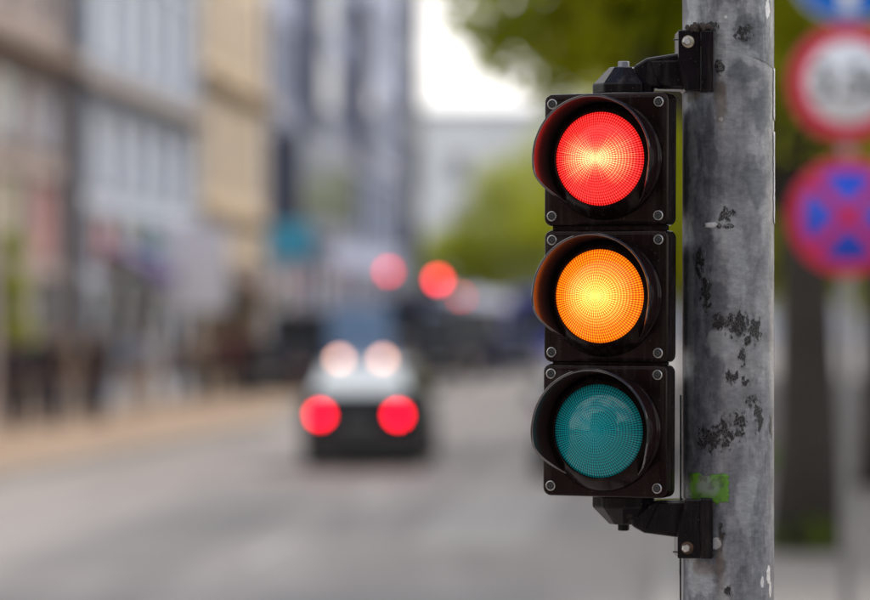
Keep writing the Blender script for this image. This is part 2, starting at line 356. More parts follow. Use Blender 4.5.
curved_patch('sticker_scrap', mat('paper_scrap', (.55, .54, .55), .8), 702.5, 711, 222.5, 227.5, .6, .0012, 4, 3, 5)['label'] = 'white paper scrap'
curved_patch('paint_flake', mat('flake', (.5, .49, .5), .7), 771.3, 773.4, 66, 118, .35, .0009, 2, 16, 6)['label'] = 'long pale flake on the edge'
curved_patch('paint_flake', mat('flake', (.5, .49, .5), .7), 771.5, 773.4, 130, 222, .35, .0009, 2, 22, 8)['label'] = 'long pale flake on the edge'

# ================================================================== the traffic light
M_blk = mat('signal_plastic_black', (.0065, .003, .0032), .15, spec=.15, noise=.25, scale=40, bump=.12)
def weather(m, dust=(.09, .075, .065), amt=.55):
    """thin dust, rain runs and scuffs over a plastic"""
    nt = m.node_tree; b = nt.nodes['Principled BSDF']; L = nt.links.new
    g = N(nt, 'ShaderNodeNewGeometry'); mp = N(nt, 'ShaderNodeMapping'); mp.inputs['Scale'].default_value = (90, 90, 9)
    n = N(nt, 'ShaderNodeTexNoise'); n.inputs['Scale'].default_value = 1; n.inputs['Detail'].default_value = 5; n.inputs['Roughness'].default_value = .65
    n2 = N(nt, 'ShaderNodeTexNoise'); n2.inputs['Scale'].default_value = 420; n2.inputs['Detail'].default_value = 2
    L(g.outputs['Position'], mp.inputs[0]); L(mp.outputs[0], n.inputs['Vector']); L(g.outputs['Position'], n2.inputs['Vector'])
    r1 = N(nt, 'ShaderNodeMapRange'); r1.inputs['From Min'].default_value = .50; r1.inputs['From Max'].default_value = .78; r1.inputs['To Max'].default_value = amt; L(n.outputs['Fac'], r1.inputs['Value'])
    r2 = N(nt, 'ShaderNodeMapRange'); r2.inputs['From Min'].default_value = .70; r2.inputs['From Max'].default_value = .76; r2.inputs['To Max'].default_value = .8; L(n2.outputs['Fac'], r2.inputs['Value'])
    mxx = N(nt, 'ShaderNodeMath', operation='MAXIMUM'); L(r1.outputs[0], mxx.inputs[0]); L(r2.outputs[0], mxx.inputs[1])
    c = N(nt, 'ShaderNodeMixRGB'); c.inputs['Color2'].default_value = (*dust, 1)
    src = b.inputs['Base Color'].links[0].from_socket if b.inputs['Base Color'].links else None
    if src: L(src, c.inputs['Color1'])
    else: c.inputs['Color1'].default_value = b.inputs['Base Color'].default_value
    L(mxx.outputs[0], c.inputs['Fac']); L(c.outputs[0], b.inputs['Base Color'])
    rr = N(nt, 'ShaderNodeMapRange'); rr.inputs['To Min'].default_value = b.inputs['Roughness'].default_value; rr.inputs['To Max'].default_value = .7; L(mxx.outputs[0], rr.inputs['Value']); L(rr.outputs[0], b.inputs['Roughness'])
weather(M_blk, amt=.22)
for m_ in (M_blk,): m_.node_tree.nodes['Principled BSDF'].inputs['Specular Tint'].default_value = (1, .76, .70, 1)
M_vis = mat('visor_plastic', (.014, .007, .008), .10, spec=.75, noise=.15, scale=30)
M_vin = mat('visor_inner_plastic', (.03, .015, .014), .24, spec=1.0); M_vin.node_tree.nodes['Principled BSDF'].inputs['IOR'].default_value = 1.9
M_brk = mat('bracket_plastic', (.006, .004, .006), .17, spec=.17, noise=.3, scale=50, bump=.15)
weather(M_brk, amt=.35)
M_scr = mat('screw_steel', (.55, .52, .50), .32, .9, noise=.2, scale=200)
M_slot = mat('screw_recess', (.02, .02, .02), .6)
def lens_mat(kind):
    m = bpy.data.materials.new(kind + '_lens'); m.use_nodes = True; nt = m.node_tree; b = nt.nodes['Principled BSDF']; L = nt.links.new
    t = N(nt, 'ShaderNodeTexCoord'); s = N(nt, 'ShaderNodeSeparateXYZ'); L(t.outputs['Object'], s.inputs[0]); x, z = s.outputs[0], s.outputs[2]
    def M(op, a, c=0, d=None):
        n = N(nt, 'ShaderNodeMath', operation=op)
        for i, v in enumerate((a, c, d)):
            if v is None: continue
            if isinstance(v, (int, float)): n.inputs[i].default_value = v
            else: L(v, n.inputs[i])
        return n.outputs[0]
    def MR(v, a, c, lo, hi):
        r = N(nt, 'ShaderNodeMapRange'); r.inputs['From Min'].default_value = a; r.inputs['From Max'].default_value = c
        r.inputs['To Min'].default_value = lo; r.inputs['To Max'].default_value = hi; L(v, r.inputs['Value']); return r.outputs[0]
    def mix(f, a, c, blend='MIX'):
        n = N(nt, 'ShaderNodeMixRGB', blend_type=blend)
        for i, v in enumerate((f, a, c)):
            if isinstance(v, (int, float)): n.inputs[i].default_value = v
            elif isinstance(v, tuple): n.inputs[i].default_value = (*v, 1)
            else: L(v, n.inputs[i])
        return n.outputs[0]
    r = M('SQRT', M('ADD', M('MULTIPLY', x, x), M('MULTIPLY', z, z))); rn = M('DIVIDE', r, .0512)
    th = M('ARCTAN2', z, x)
    RINGS = 17
    rc = M('COSINE', M('MULTIPLY', rn, RINGS * 2 * math.pi)); rk = MR(rn, .0, .5, .25 if kind != 'green' else .5, 1); rk = M('MULTIPLY', rk, .72); rc = M('ADD', M('MULTIPLY', rc, rk), M('SUBTRACT', 1, rk))
    def spokes(n): return M('COSINE', M('MULTIPLY', th, n))
    s1 = spokes(108); s2 = spokes(54); s3 = spokes(27)
    a = M('GREATER_THAN', rn, .47); a2 = M('GREATER_THAN', rn, .21)
    sc = M('ADD', M('MULTIPLY', a, s1), M('MULTIPLY', M('SUBTRACT', 1, a), M('ADD', M('MULTIPLY', a2, s2), M('MULTIPLY', M('SUBTRACT', 1, a2), s3))))
    cell = M('MULTIPLY', MR(rc, -1, 1, 0, 1), MR(sc, -1, 1, 0, 1))            # 0..1, peak at each facet's centre
    cell = M('POWER', cell, .8)
    ct = M('DIVIDE', M('ABSOLUTE', x), M('ADD', r, .0006)); ct2 = M('MULTIPLY', ct, ct)       # cos^2-like, strong along the horizontal
    n = N(nt, 'ShaderNodeTexNoise'); n.inputs['Scale'].default_value = 9; n.noise_dimensions = '1D'; n.inputs['Detail'].default_value = 3
    L(M('MULTIPLY', th, 1.6), n.inputs['W'])
    streak = MR(n.outputs['Fac'], .3, .7, .75, 1.25)
    if kind == 'red':
        hot = M('MULTIPLY', M('ADD', M('MULTIPLY', ct2, .95), .38), M('SUBTRACT', 1.08, rn)); hot = M('MULTIPLY', hot, streak)
        hot = M('ADD', hot, M('MULTIPLY', M('EXPONENT', M('MULTIPLY', M('MULTIPLY', rn, rn), -28)), .5))
        gap = mix(MR(hot, .45, 1.45, 0, 1), (.34, .000, .003), (1.2, .15, .06))
        dot = mix(MR(hot, .26, 1.02, 0, 1), (3.8, .10, .08), (4.2, 1.9, .75))
        base = mix(cell, (.03, .0, .0), (.5, .03, .02))
    elif kind == 'amber':
        hot = M('MULTIPLY', M('ADD', M('MULTIPLY', ct2, .25), .78), M('SUBTRACT', 1.12, rn)); hot = M('MULTIPLY', hot, MR(streak, .75, 1.25, .9, 1.1))
        gap = mix(MR(hot, .35, 1.2, 0, 1), (.34, .03, .000), (1.1, .34, .01))
        dot = mix(MR(hot, .30, 1.15, 0, 1), (3.2, .46, .006), (3.8, 2.0, .50))
        base = mix(cell, (.06, .01, .0), (.7, .35, .02))
    if kind == 'green':
        base = mix(MR(cell, 0, 1, 0, 1), (.0, .035, .042), (.0, .46, .50)); L(base, b.inputs['Base Color'])
        b.inputs['Specular IOR Level'].default_value = .15
        b.inputs['Roughness'].default_value = .25
    else:
        em = mix(M('POWER', cell, 1.9 if kind == 'red' else 1.6), gap, dot); em = mix(MR(rn, .93, 1.0, 0, .55), em, (.35, .0, .0) if kind == 'red' else (.5, .10, 0))
        L(em, b.inputs['Emission Color']); b.inputs['Emission Strength'].default_value = .68 if kind == 'red' else .70
        L(base, b.inputs['Base Color']); b.inputs['Roughness'].default_value = .3; b.inputs['Specular IOR Level'].default_value = .2
    b.inputs['Coat Weight'].default_value = .25 if kind != 'green' else .6; b.inputs['Coat Roughness'].default_value = .04
    bp = N(nt, 'ShaderNodeBump'); bp.inputs['Strength'].default_value = .22; bp.inputs['Distance'].default_value = .0012
    L(cell, bp.inputs['Height']); L(bp.outputs[0], b.inputs['Normal'])
    bc = N(nt, 'ShaderNodeBump'); bc.inputs['Strength'].default_value = .015; bc.inputs['Distance'].default_value = .0008; L(cell, bc.inputs['Height']); L(bc.outputs[0], b.inputs['Coat Normal'])
    return m
TL = empty('traffic_light', (X(605, 3.6), 3.6, 1.9), label='small black three-colour traffic light with red and amber lit, bracketed to the steel pole', cat='traffic light')
TH = R(-23)
def rrect(w, h, r, y, n=8):
    pts = []
    for cx, cz, a0 in ((w / 2 - r, h / 2 - r, 0), (-w / 2 + r, h / 2 - r, 90), (-w / 2 + r, -h / 2 + r, 180), (w / 2 - r, -h / 2 + r, 270)):
        for k in range(n + 1): a = R(a0 + 90 * k / n); pts.append((cx + r * math.cos(a), y, cz + r * math.sin(a)))
    return pts
def section_mesh():
    b = MB(); W, H = .1448, .1466
    prof = [(.0, .0065), (.0006, .0022), (.0022, .0005), (.0045, 0), (.018, .0), (.0192, .0012), (.0200, .0016), (.0212, .0003), (.031, .0003), (.034, .003)]
    rg = [rrect(W - 2 * i, H - 2 * i, max(.009 - i, .004), y) for y, i in prof]
    rg += [rrect(.112, .132, .01, .036), rrect(.096, .124, .012, .075), rrect(.078, .118, .014, .112), rrect(.060, .106, .014, .118)]
    b.rings(rg, True)
    return b
sec_me = None
def visor_mb():
    b = MB(); n = 120; rows = 9; A = R(166)
    def Lf(p):
        d = abs(math.degrees(p)); t = (d - 101) / 47.0; t = max(0, min(1, t)); return .0445 * (1 - t * t * (3 - 2 * t)) + .0035
    outer = []; inner = []
    for i in range(n + 1):
        p = -A + 2 * A * i / n; ln = Lf(p); o = []; q = []
        for k in range(rows + 1):
            f = k / (rows - 1) if k < rows - 1 else 1; y = .002 - ln * f + (.0009 if k == rows - 1 else 0); ro = .0640 + .0051 * (ln * f / .048) - (.0009 if k == rows else 0)
            th = .0026 if k < rows else .0008
            o.append((ro * math.sin(p), y, ro * math.cos(p))); q.append(((ro - th) * math.sin(p), y, (ro - th) * math.cos(p)))
        outer.append(o); inner.append(q)
    vs = [v for c in outer for v in c] + [v for c in inner for v in c]; m = rows + 1; off = (n + 1) * m; fs = []
    for i in range(n):
        for k in range(rows):
            a = i * m + k; fs.append((a, a + 1, a + 1 + m, a + m)); fs.append((off + a, off + a + m, off + a + m + 1, off + a + 1))
        a = i * m + rows; fs.append((a, off + a, off + a + m, a + m))
        a = i * m; fs.append((a, a + m, off + a + m, off + a))
    for i in (0, n):
        for k in range(rows): a = i * m + k; fs.append((a, a + 1, off + a + 1, off + a))
    b.add(vs, fs, True); return b
def dome_mb(r=.0512, h=.0155):
    b = MB(); n = 96; m = 22; vs = [(0, -h, 0)]; fs = []; rs = (r * r + h * h) / (2 * h)
    for j in range(1, m + 1):
        q = r * j / m; y = -(math.sqrt(rs * rs - q * q) - (rs - h))
        for i in range(n): a = 2 * math.pi * i / n; vs.append((q * math.cos(a), y, q * math.sin(a)))
    for i in range(n): fs.append((0, 1 + i, 1 + (i + 1) % n))
    for j in range(m - 1):
        for i in range(n): a = 1 + j * n + i; c = 1 + j * n + (i + 1) % n; fs.append((a, a + n, c + n, c))
    b.add(vs, fs, True); return b
me_sec = me_vis = me_rib = me_col = me_dome = me_boss = me_scr = me_hex = None
for kind, zc, dx in (('red', Z(159.4, 3.6), 0), ('amber', Z(296.2, 3.6), -.0003), ('green', Z(430.6, 3.6), -.0014)):
    loc = (dx, 0, zc - 1.9)
    if me_sec is None:
        s = section_mesh().build('signal_section', M_blk, TL, sharp=40); me_sec = s.data
    else: s = link('signal_section', me_sec, TL)
    s.location = loc; s.rotation_euler = (0, R(.25), TH); s['label'] = {'red': 'lit red section at the top', 'amber': 'lit amber section in the middle', 'green': 'unlit green section at the bottom'}[kind]
    if me_vis is None:
        v = visor_mb().build('visor', M_vis, s, sharp=30); me_vis = v.data; me_vis.materials.append(M_vin)
        for pl in me_vis.polygons:
            if pl.normal.x * pl.center.x + pl.normal.z * pl.center.z < 0: pl.material_index = 1
        c = MB().lathe([(.0668, .001), (.0672, -.001), (.0655, -.0040), (.0560, -.0150), (.0535, -.0175), (.0524, -.0182), (.0516, -.0176), (.0512, -.0150), (.051, .0005)], 96, 'y', caps=False).build('collar', M_blk, s, sharp=55); me_col = c.data
        d = dome_mb().build('lens', lens_mat(kind), s, (0, -.0158, 0)); me_dome = d.data
    else:
        link('visor', me_vis, s); link('collar', me_col, s)
        me = me_dome.copy(); me.materials.clear(); me.materials.append(lens_mat(kind)); d = link('lens', me, s, (0, -.0158, 0))
    d['label'] = {'red': 'glowing red lens', 'amber': 'glowing amber lens', 'green': 'dark teal lens, unlit'}[kind]
    for sx in (-1, 1):
        for sz in (-1, 1):
            p = (sx * .0624, -.0002, sz * .0622)
            if me_scr is None:
                q = MB().lathe([(.0056, .0006), (.0056, -.0006), (.0050, -.0012), (.0047, -.0012), (.0043, -.0003), (.0026, -.0003), (.0024, -.0018), (.0014, -.0018), (.0012, -.0006), (.0003, -.0006)], 28, 'y').build('screw', M_scr, s, p, sharp=35); me_scr = q.data; me_scr.materials.append(M_slot)
                for pl in me_scr.polygons: rr0 = math.hypot(pl.center.x, pl.center.z); pl.material_index = 1 if (.0016 < rr0 < .0042 and abs(pl.normal.y) > .3) or rr0 < .0012 else 0
            else: q = link('screw', me_scr, s, p); q.rotation_euler = (0, random.uniform(-3, 3), 0)
for a_, c_ in ((226.6, 229.6), (362.6, 364.2)):
    MB().rings([rrect(.128, .009, .003, y) for y in (.006, .030)], True).build('coupling', M_blk, TL, (0, 0, Z((a_ + c_) / 2, 3.6) - 1.9), TH, sharp=40)
# hub, bracket arms and clamps, in the unrotated frame of the traffic light
HX, HY = .0238, .0561
TX, TY = TL.location.x, 3.6
D2 = 3.656
def lz(py, D=D2): return Z(py, D) - 1.9
def lx(px, D=D2): return X(px, D) - TX
for top in (True, False):
    if top: zz = [lz(94.5), lz(86.2), lz(84.5), lz(68.5), lz(67.8)]; bz = (lz(68), lz(61.5)); sg = 1
    else: zz = [lz(495.5), lz(505.3), lz(507), lz(523), lz(523.8)]; bz = (lz(523.5), lz(530.5)); sg = -1
    r_ = [.0362, .0362, .0352, .0172, .0158]
    b = MB().lathe(list(zip(r_, zz)), 10, 'z', c=(HX, HY, 0), smooth=False, ph=.35); b.build('hub', M_brk, TL, bevel=.0012)
    o = MB().lathe([(.0074, bz[0]), (.0074, bz[0] + sg * .0012), (.0066, bz[0] + sg * .0014), (.0066, bz[1] - sg * .0008), (.0058, bz[1])], 6, 'z', c=(HX, HY, 0), smooth=False, ph=.2).build('hub_bolt', M_zinc if top else M_brk, TL)
    if top:
        out = [(636, 86), (631.5, 72.5), (634, 66.5), (645.5, 59.4), (678, 54.2), (708, 52), (708, 91.6), (657, 90.2)]
        wall = [(677.8, 30.5), (701, 30.5), (701, 91), (684, 91), (677.8, 58)]; post = (700, 714, 30, 92); bolt = (686.6, 41.5)
    else:
        out = [(655, 499.5), (708, 498), (708, 540), (678, 536.5), (643, 531.8), (631, 525), (629.5, 519), (636, 505)]
        wall = [(677.2, 530), (684, 499), (701, 499), (701, 558), (677.2, 558)]; post = (700, 713, 498, 558.5); bolt = (685.6, 548)
    P = [(lx(a), lz(c)) for a, c in out][::-1]; MB().prism(P, .035, .072).build('arm', M_brk, TL, bevel=.003)
    # slanted cheek of the arm, nearer than the rest
    ck = [(648, 62.5), (690, 61.5), (700, 63), (700, 89.5), (659, 87.5)] if top else [(657, 501.5), (700, 500), (700, 530), (690, 533.5), (644, 529)]
    MB().prism([(lx(a), lz(c)) for a, c in ck][::-1], .0325, .036).build('arm_web', M_brk, TL, bevel=.0015)
    c = MB(); c.prism([(lx(a, 3.62), lz(q, 3.62)) for a, q in wall][::-1], .0135, .066)
    o = c.build('clamp_plate', M_brk, TL, bevel=.0015)
    MB().box(lx(post[0], 3.61), lx(post[1], 3.61), .006, .05, lz(post[3], 3.61), lz(post[2], 3.61)).build('clamp_saddle', M_brk, TL, bevel=.0022, seg=3)
    bx_, bzz = lx(bolt[0], 3.61), lz(bolt[1], 3.61)
    MB().lathe([(.0070, .0136), (.0070, .0118), (.0062, .0112)], 28, 'y', c=(bx_ + .002, 0, bzz)).build('washer', mat('washer_steel', (.42, .36, .28), .42, .8, noise=.4, scale=150) if top else mat('rusty_washer', (.09, .045, .025), .7, .3, noise=.5, scale=150), TL)
    MB().lathe([(.0046, .0125), (.0046, .0050), (.0038, .0042)], 6, 'y', c=(bx_, 0, bzz), smooth=False, ph=.3).build('clamp_bolt', M_scr, TL)
    pz = lz(39, 3.62) if top else lz(552.5, 3.62)
    MB().tube((lx(673.6, 3.62), .03, pz), (lx(714.5, 3.61), .0085, pz), .0009).build('clamp_wire', mat('dark_wire', (.05, .045, .04), .5, .6), TL)
dirt = MB(); rr = random.Random(3)
for k in range(60):
    px = rr.uniform(687, 714); D = 3.605 + rr.uniform(0, .02); s_ = rr.uniform(.001, .0035); z = lz(29.5 - rr.uniform(-.5, 5) * (1 - abs(px - 700) / 30), 3.61)
    dirt.lathe([(s_ * .4, -s_), (s_, 0), (s_ * .5, s_)], 5, 'z', c=(lx(px, D), D - TY, z), smooth=False)
dirt.build('dirt', mat('dirt_crust', (.055, .04, .035), .95), TL)
# thin black cable down the pole
cb = MB(); pts = [(680.9 + .25 * math.sin(k * .9), 395 + k * 30) for k in range(63)]
prev = None
for a, c in pts:
    z = Z(c, 3.655)
    if z < .14: break
    q = (X(a, 3.655) - .0003, 3.655, z)
    if prev: cb.tube(prev, q, .0012, n=6)
    prev = q
tag(cb.build('cable', mat('cable_rubber', (.012, .012, .012), .5)), 'thin black cable running down the left side of the steel pole', 'cable')

# ================================================================== road signs on their post
D = 12.6; SK = .759
M_post = mat('post_grey', (.30, .30, .31), .5, .4, noise=.15, scale=9)
M_red = mat('sign_red', (.62, .008, .06), .4); M_wht = mat('sign_white', (.78, .80, .84), .4); M_blu = mat('sign_blue', (.0, .20, .85), .4); M_sblk = mat('sign_black', (.02, .02, .03), .5)
sx_ = X(848, D)
SG = empty('sign_post', (sx_, D, .13), label='grey post with a blue sign, a red-ringed weight limit sign and a no stopping sign', cat='road signs')
MB().lathe([(.03, 0), (.03, 5.5), (.012, 5.52)], 20, c=(0, .05, 0)).build('post', M_post, SG)
def sign(zc, face, name, r=.3):
    s = MB().lathe([(r - .006, -.004), (r, -.002), (r, .006), (r - .004, .012)], 64, 'y').build(name, face, SG, (0, 0, zc))
    MB().box(-.05, .05, .012, .085, -.02, .02).build('bracket', M_zinc, s, (0, 0, .12)); MB().box(-.05, .05, .012, .085, -.02, .02).build('bracket', M_zinc, s, (0, 0, -.12))
    return s
SG.scale = (SK, SK, SK); z1, z2, z3 = [(Z(q, D) - .13) / SK for q in (-36, 83, 216)]
s = sign(z1, M_wht, 'mandatory_sign'); s['label'] = 'blue round sign with a white arrow'
MB().lathe([(.29, -.0045), (.29, -.0065)], 64, 'y').build('blue_field', M_blu, s)
MB().prism([(-.04, -.24), (.04, -.24), (.04, .06), (.12, .06), (0, .22), (-.12, .06), (-.04, .06)], -.0085, -.0066).build('arrow', M_wht, s)
s = sign(z2, M_red, 'weight_limit_sign'); s['label'] = 'red-ringed white sign reading 3.5t'
MB().lathe([(.215, -.0045), (.215, -.0065)], 64, 'y').build('white_field', M_wht, s)
fc = bpy.data.curves.new('figures', 'FONT'); fc.body = '3.5t'; fc.size = .23; fc.align_x = 'CENTER'; fc.align_y = 'CENTER'; fc.extrude = .001; fc.offset = .006; fc.materials.append(M_sblk)
tmp = bpy.data.objects.new('tmp', fc); COL.objects.link(tmp); bpy.context.view_layer.update()
fme = bpy.data.meshes.new_from_object(tmp.evaluated_get(bpy.context.evaluated_depsgraph_get())); bpy.data.objects.remove(tmp); fme.name = 'figures'
o = link('figures', fme, s); o.location = (0, -.0085, 0); o.rotation_euler = (R(90), 0, 0)
s = sign(z3, M_red, 'no_stopping_sign'); s['label'] = 'blue sign with red ring and red cross'
MB().lathe([(.235, -.0045), (.235, -.0065)], 64, 'y').build('blue_field', mat('sign_deep_blue', (.01, .07, .62), .4), s)
for a in (45, -45):
    MB().box(-.235, .235, -.0085 if a > 0 else -.0088, -.0066, -.031, .031, M=Matrix.Rotation(R(a), 4, 'Y')).build('cross_bar', M_red, s)

# ================================================================== buildings
def facade_building(name, label, D0, D1, H, wallm, storeys, trim=None, depth=13, group=None, roofm=None, base=None, rot=None, length=None, back_windows=False):
    """storeys: list of dict(z0,z1, w0,w1 (opening heights), bay, ww, kind, pane materials)"""
    if base is None: base = (facx(D0), D0, .13); rot = STREET_RZ; length = (D1 - D0) * math.sqrt(1 + SLOPE ** 2)
    B = empty(name, base, rot, label, 'building', group)
    ops = []
    for st in storeys:
        n = max(1, round(length / st['bay'])); bw = length / n
        for i in range(n): ops.append((bw * (i + .5) - st['ww'] / 2, bw * (i + .5) + st['ww'] / 2, st['w0'], st['w1'], st, i))
    xs = sorted({0, length} | {round(o[0], 4) for o in ops} | {round(o[1], 4) for o in ops}); zs = sorted({0, H} | {round(o[2], 4) for o in ops} | {round(o[3], 4) for o in ops})
    wl = MB(); rev = .22
    for zi in range(len(zs) - 1):
        zc = (zs[zi] + zs[zi + 1]) / 2; row = [o for o in ops if o[2] < zc < o[3]]; run = 0
        segs = sorted([(o[0], o[1]) for o in row]); x = 0
        for a, c in segs + [(length, length)]:
            if a > x + 1e-4: wl.add([(x, 0, zs[zi]), (a, 0, zs[zi]), (a, 0, zs[zi + 1]), (x, 0, zs[zi + 1])], [(0, 1, 2, 3)])
            x = c
    for a, c, z0, z1, st, i in ops:
        wl.add([(a, 0, z0), (c, 0, z0), (c, 0, z1), (a, 0, z1), (a, rev, z0), (c, rev, z0), (c, rev, z1), (a, rev, z1)], [(0, 4, 5, 1), (1, 5, 6, 2), (2, 6, 7, 3), (3, 7, 4, 0)])
    wl.add([(0, 0, 0), (length, 0, 0), (length, depth, 0), (0, depth, 0), (0, 0, H), (length, 0, H), (length, depth, H), (0, depth, H)], [(1, 2, 6, 5), (2, 3, 7, 6), (3, 0, 4, 7)])
    wl.build('wall', wallm, B, fix=False)
    MB().prism([(-.2, H), (length + .2, H), (length - .3, H + .5), (.3, H + .5)], -.35, depth + .2).build('roof', roofm or mat('roof_grey', (.08, .085, .09), .6, noise=.2), B)
    cache = {}
    for a, c, z0, z1, st, i in ops:
        pm = st['pane'][i % len(st['pane'])]; key = (round(c - a, 3), round(z1 - z0, 3), st['kind'], pm.name)
        if key not in cache:
            w_, h_ = c - a, z1 - z0; f = MB(); t = .06
            f.box(0, w_, .12, .19, 0, t); f.box(0, w_, .12, .19, h_ - t, h_); f.box(0, t, .12, .19, t, h_ - t); f.box(w_ - t, w_, .12, .19, t, h_ - t)
            if st['kind'] == 'window': f.box(w_ / 2 - .03, w_ / 2 + .03, .13, .185, t, h_ - t); f.box(t, w_ / 2 - .03, .13, .185, h_ * .68, h_ * .68 + .05); f.box(w_ / 2 + .03, w_ - t, .13, .185, h_ * .68, h_ * .68 + .05)
            elif st['kind'] == 'shop_window': f.box(t, w_ - t, .13, .185, h_ * .74, h_ * .74 + .07); f.box(w_ * .62, w_ * .62 + .06, .13, .185, t, h_ * .74)
            cache[key] = (f.mesh('window', st['frame']), MB().box(.03, w_ - .03, .15, .165, .03, h_ - .03).mesh('pane', pm), MB().box(-.08, w_ + .08, -.08, .12, -.07, -.002).mesh('sill', trim or wallm))
        fm, pn, sl_ = cache[key]; o = link(st['kind'], fm, B, (a, 0, z0)); link('pane', pn, o)
        if st['kind'] == 'window': link('sill', sl_, o)
    for st in storeys:
        if st.get('cornice'): MB().prism([(0, st['z1'] - .14), (length, st['z1'] - .14), (length, st['z1'] + .18), (0, st['z1'] + .18)], -st['cornice'], -.001).build('cornice', st.get('cm', trim or wallm), B, bevel=.03)
        if st.get('piers'):
            n = max(1, round(length / st['bay'])); bw = length / n
            for i in range(n + 1):
                xx = min(max(bw * i, .2), length - .2); MB().box(xx - .2, xx + .2, -.12, -.001, st['z0'] + .2, st['z1'] - .2).build('pilaster', trim or wallm, B)
    return B
frm_d = mat('frame_dark', (.04, .04, .045), .5); frm_w = mat('frame_white', (.55, .55, .55), .5)
glass_sky = mat('glass_pale', (.44, .48, .57), .12, .0, spec=1.0, noise=.2, scale=.6); glass_dk = mat('glass_dark', (.09, .11, .15), .08, spec=1.0)
sh_p = mat('shop_glass_pink', (.55, .30, .30), .2, noise=.3, scale=1.5); sh_c = mat('shop_glass_cream', (.55, .50, .40), .2, noise=.3, scale=1.5); sh_g = mat('shop_glass_grey', (.16, .19, .20), .15, noise=.3, scale=1.5); sh_d = mat('shop_glass_dim', (.06, .055, .06), .12, noise=.3, scale=1.5); sh_r = mat('shop_glass_rose', (.50, .17, .15), .25, noise=.3, scale=1.2)
w_tan = mat('wall_taupe', (.36, .29, .265), .85, noise=.12, scale=1.2); w_blue = mat('wall_pale_blue_grey', (.50, .54, .62), .8, noise=.08, scale=1); w_och = mat('wall_ochre', (.54, .43, .31), .85, noise=.12, scale=1); w_lil = mat('wall_lilac_grey', (.34, .37, .50), .7, noise=.12, scale=.8)
t_brn = mat('trim_brown', (.22, .16, .125), .8); t_pal = mat('trim_pale', (.44, .47, .52), .8); t_och = mat('trim_ochre', (.34, .24, .14), .8); t_lil = mat('trim_slate', (.18, .19, .25), .6)
S = lambda z0, z1, w0, w1, bay, ww, kind, pane, frame, **k: dict(z0=z0, z1=z1, w0=w0, w1=w1, bay=bay, ww=ww, kind=kind, pane=pane, frame=frame, **k)
facade_building('corner_building', 'taupe building with brown cornice at the left edge of the photo', 40, 67.6, 17, w_tan,
    [S(0, 3.0, .4, 2.8, 3.4, 2.7, 'shop_window', [sh_d, sh_g], frm_d), S(3.0, 5.2, 3.1, 4.8, 3.4, 2.7, 'shop_sign', [sh_c, sh_p, sh_g], frm_d), S(5.2, 7.2, 5.35, 6.75, 3.4, 2.5, 'window', [glass_sky], frm_w, cornice=.45, cm=t_brn), S(7.2, 11, 8.1, 10.3, 3.4, 1.6, 'window', [glass_sky, glass_dk], frm_w, cornice=.2),
     S(11, 14.5, 11.7, 13.8, 3.4, 1.6, 'window', [glass_sky], frm_w)], trim=t_brn, group='buildings along the left side')
facade_building('glazed_building', 'pale blue-grey building with wide bright windows and slim cornice', 68.1, 86, 18, w_blue,
    [S(0, 2.9, .4, 2.7, 3.0, 2.5, 'shop_window', [sh_d, sh_g, sh_d], frm_d), S(2.9, 4.6, 3.0, 4.3, 3.0, 2.5, 'shop_sign', [sh_p, sh_r, sh_c, sh_g], frm_d), S(4.6, 7.1, 4.9, 6.6, 3.0, 2.2, 'window', [glass_sky], frm_w, cornice=.4, cm=mat('trim_tan', (.30, .25, .22), .8)), S(7.1, 10.6, 7.7, 10.1, 3.0, 2.3, 'window', [glass_sky], frm_w, cornice=.12),
     S(10.6, 14.2, 11.2, 13.7, 3.0, 2.3, 'window', [glass_sky], frm_w, cornice=.12)], trim=t_pal, group='buildings along the left side')
facade_building('ochre_building', 'ochre stucco building with projecting bands between two grey ones', 86.4, 99.2, 19, w_och,
    [S(0, 4.8, .4, 3.6, 3.2, 2.4, 'shop_window', [sh_d, mat('shop_glass_brown', (.2, .13, .09), .2, noise=.3, scale=2)], frm_d, cornice=.25, cm=t_och), S(4.8, 8.4, 5.6, 7.6, 3.2, 1.1, 'window', [glass_sky], frm_w, cornice=.4, cm=t_och),
     S(8.4, 12, 9.2, 11.2, 3.2, 1.1, 'window', [sh_c], frm_w), S(12, 15.5, 12.8, 14.8, 3.2, 1.1, 'window', [sh_c], frm_w)], trim=t_och, group='buildings along the left side')
facade_building('office_block', 'lilac-grey office block with dark window strips at the far end of the left row', 99.6, 146, 26, w_lil,
    [S(0, 4.4, .4, 3.9, 4.2, 3.2, 'shop_window', [sh_g, sh_c, mat('shop_glass_maroon', (.14, .06, .07), .2)], frm_d), S(4.4, 8.2, 4.9, 7.7, 4.2, 3.3, 'window', [glass_dk, glass_dk, glass_sky], frm_d, cornice=.2, cm=t_lil),
     S(8.2, 12, 8.9, 11.4, 4.2, 3.0, 'window', [glass_sky, glass_dk, glass_sky], frm_w, piers=True), S(12, 15.8, 12.7, 15.2, 4.2, 3.0, 'window', [glass_sky, glass_sky, glass_dk], frm_w), S(15.8, 19.6, 16.5, 19, 4.2, 3.0, 'window', [glass_sky, glass_dk], frm_w), S(19.6, 24, 20.3, 23, 4.2, 3.0, 'window', [glass_sky], frm_w)], trim=mat('trim_lilac', (.36, .36, .41), .7), group='buildings along the left side')
OB = [o for o in COL.objects if o.name == 'office_block'][0]
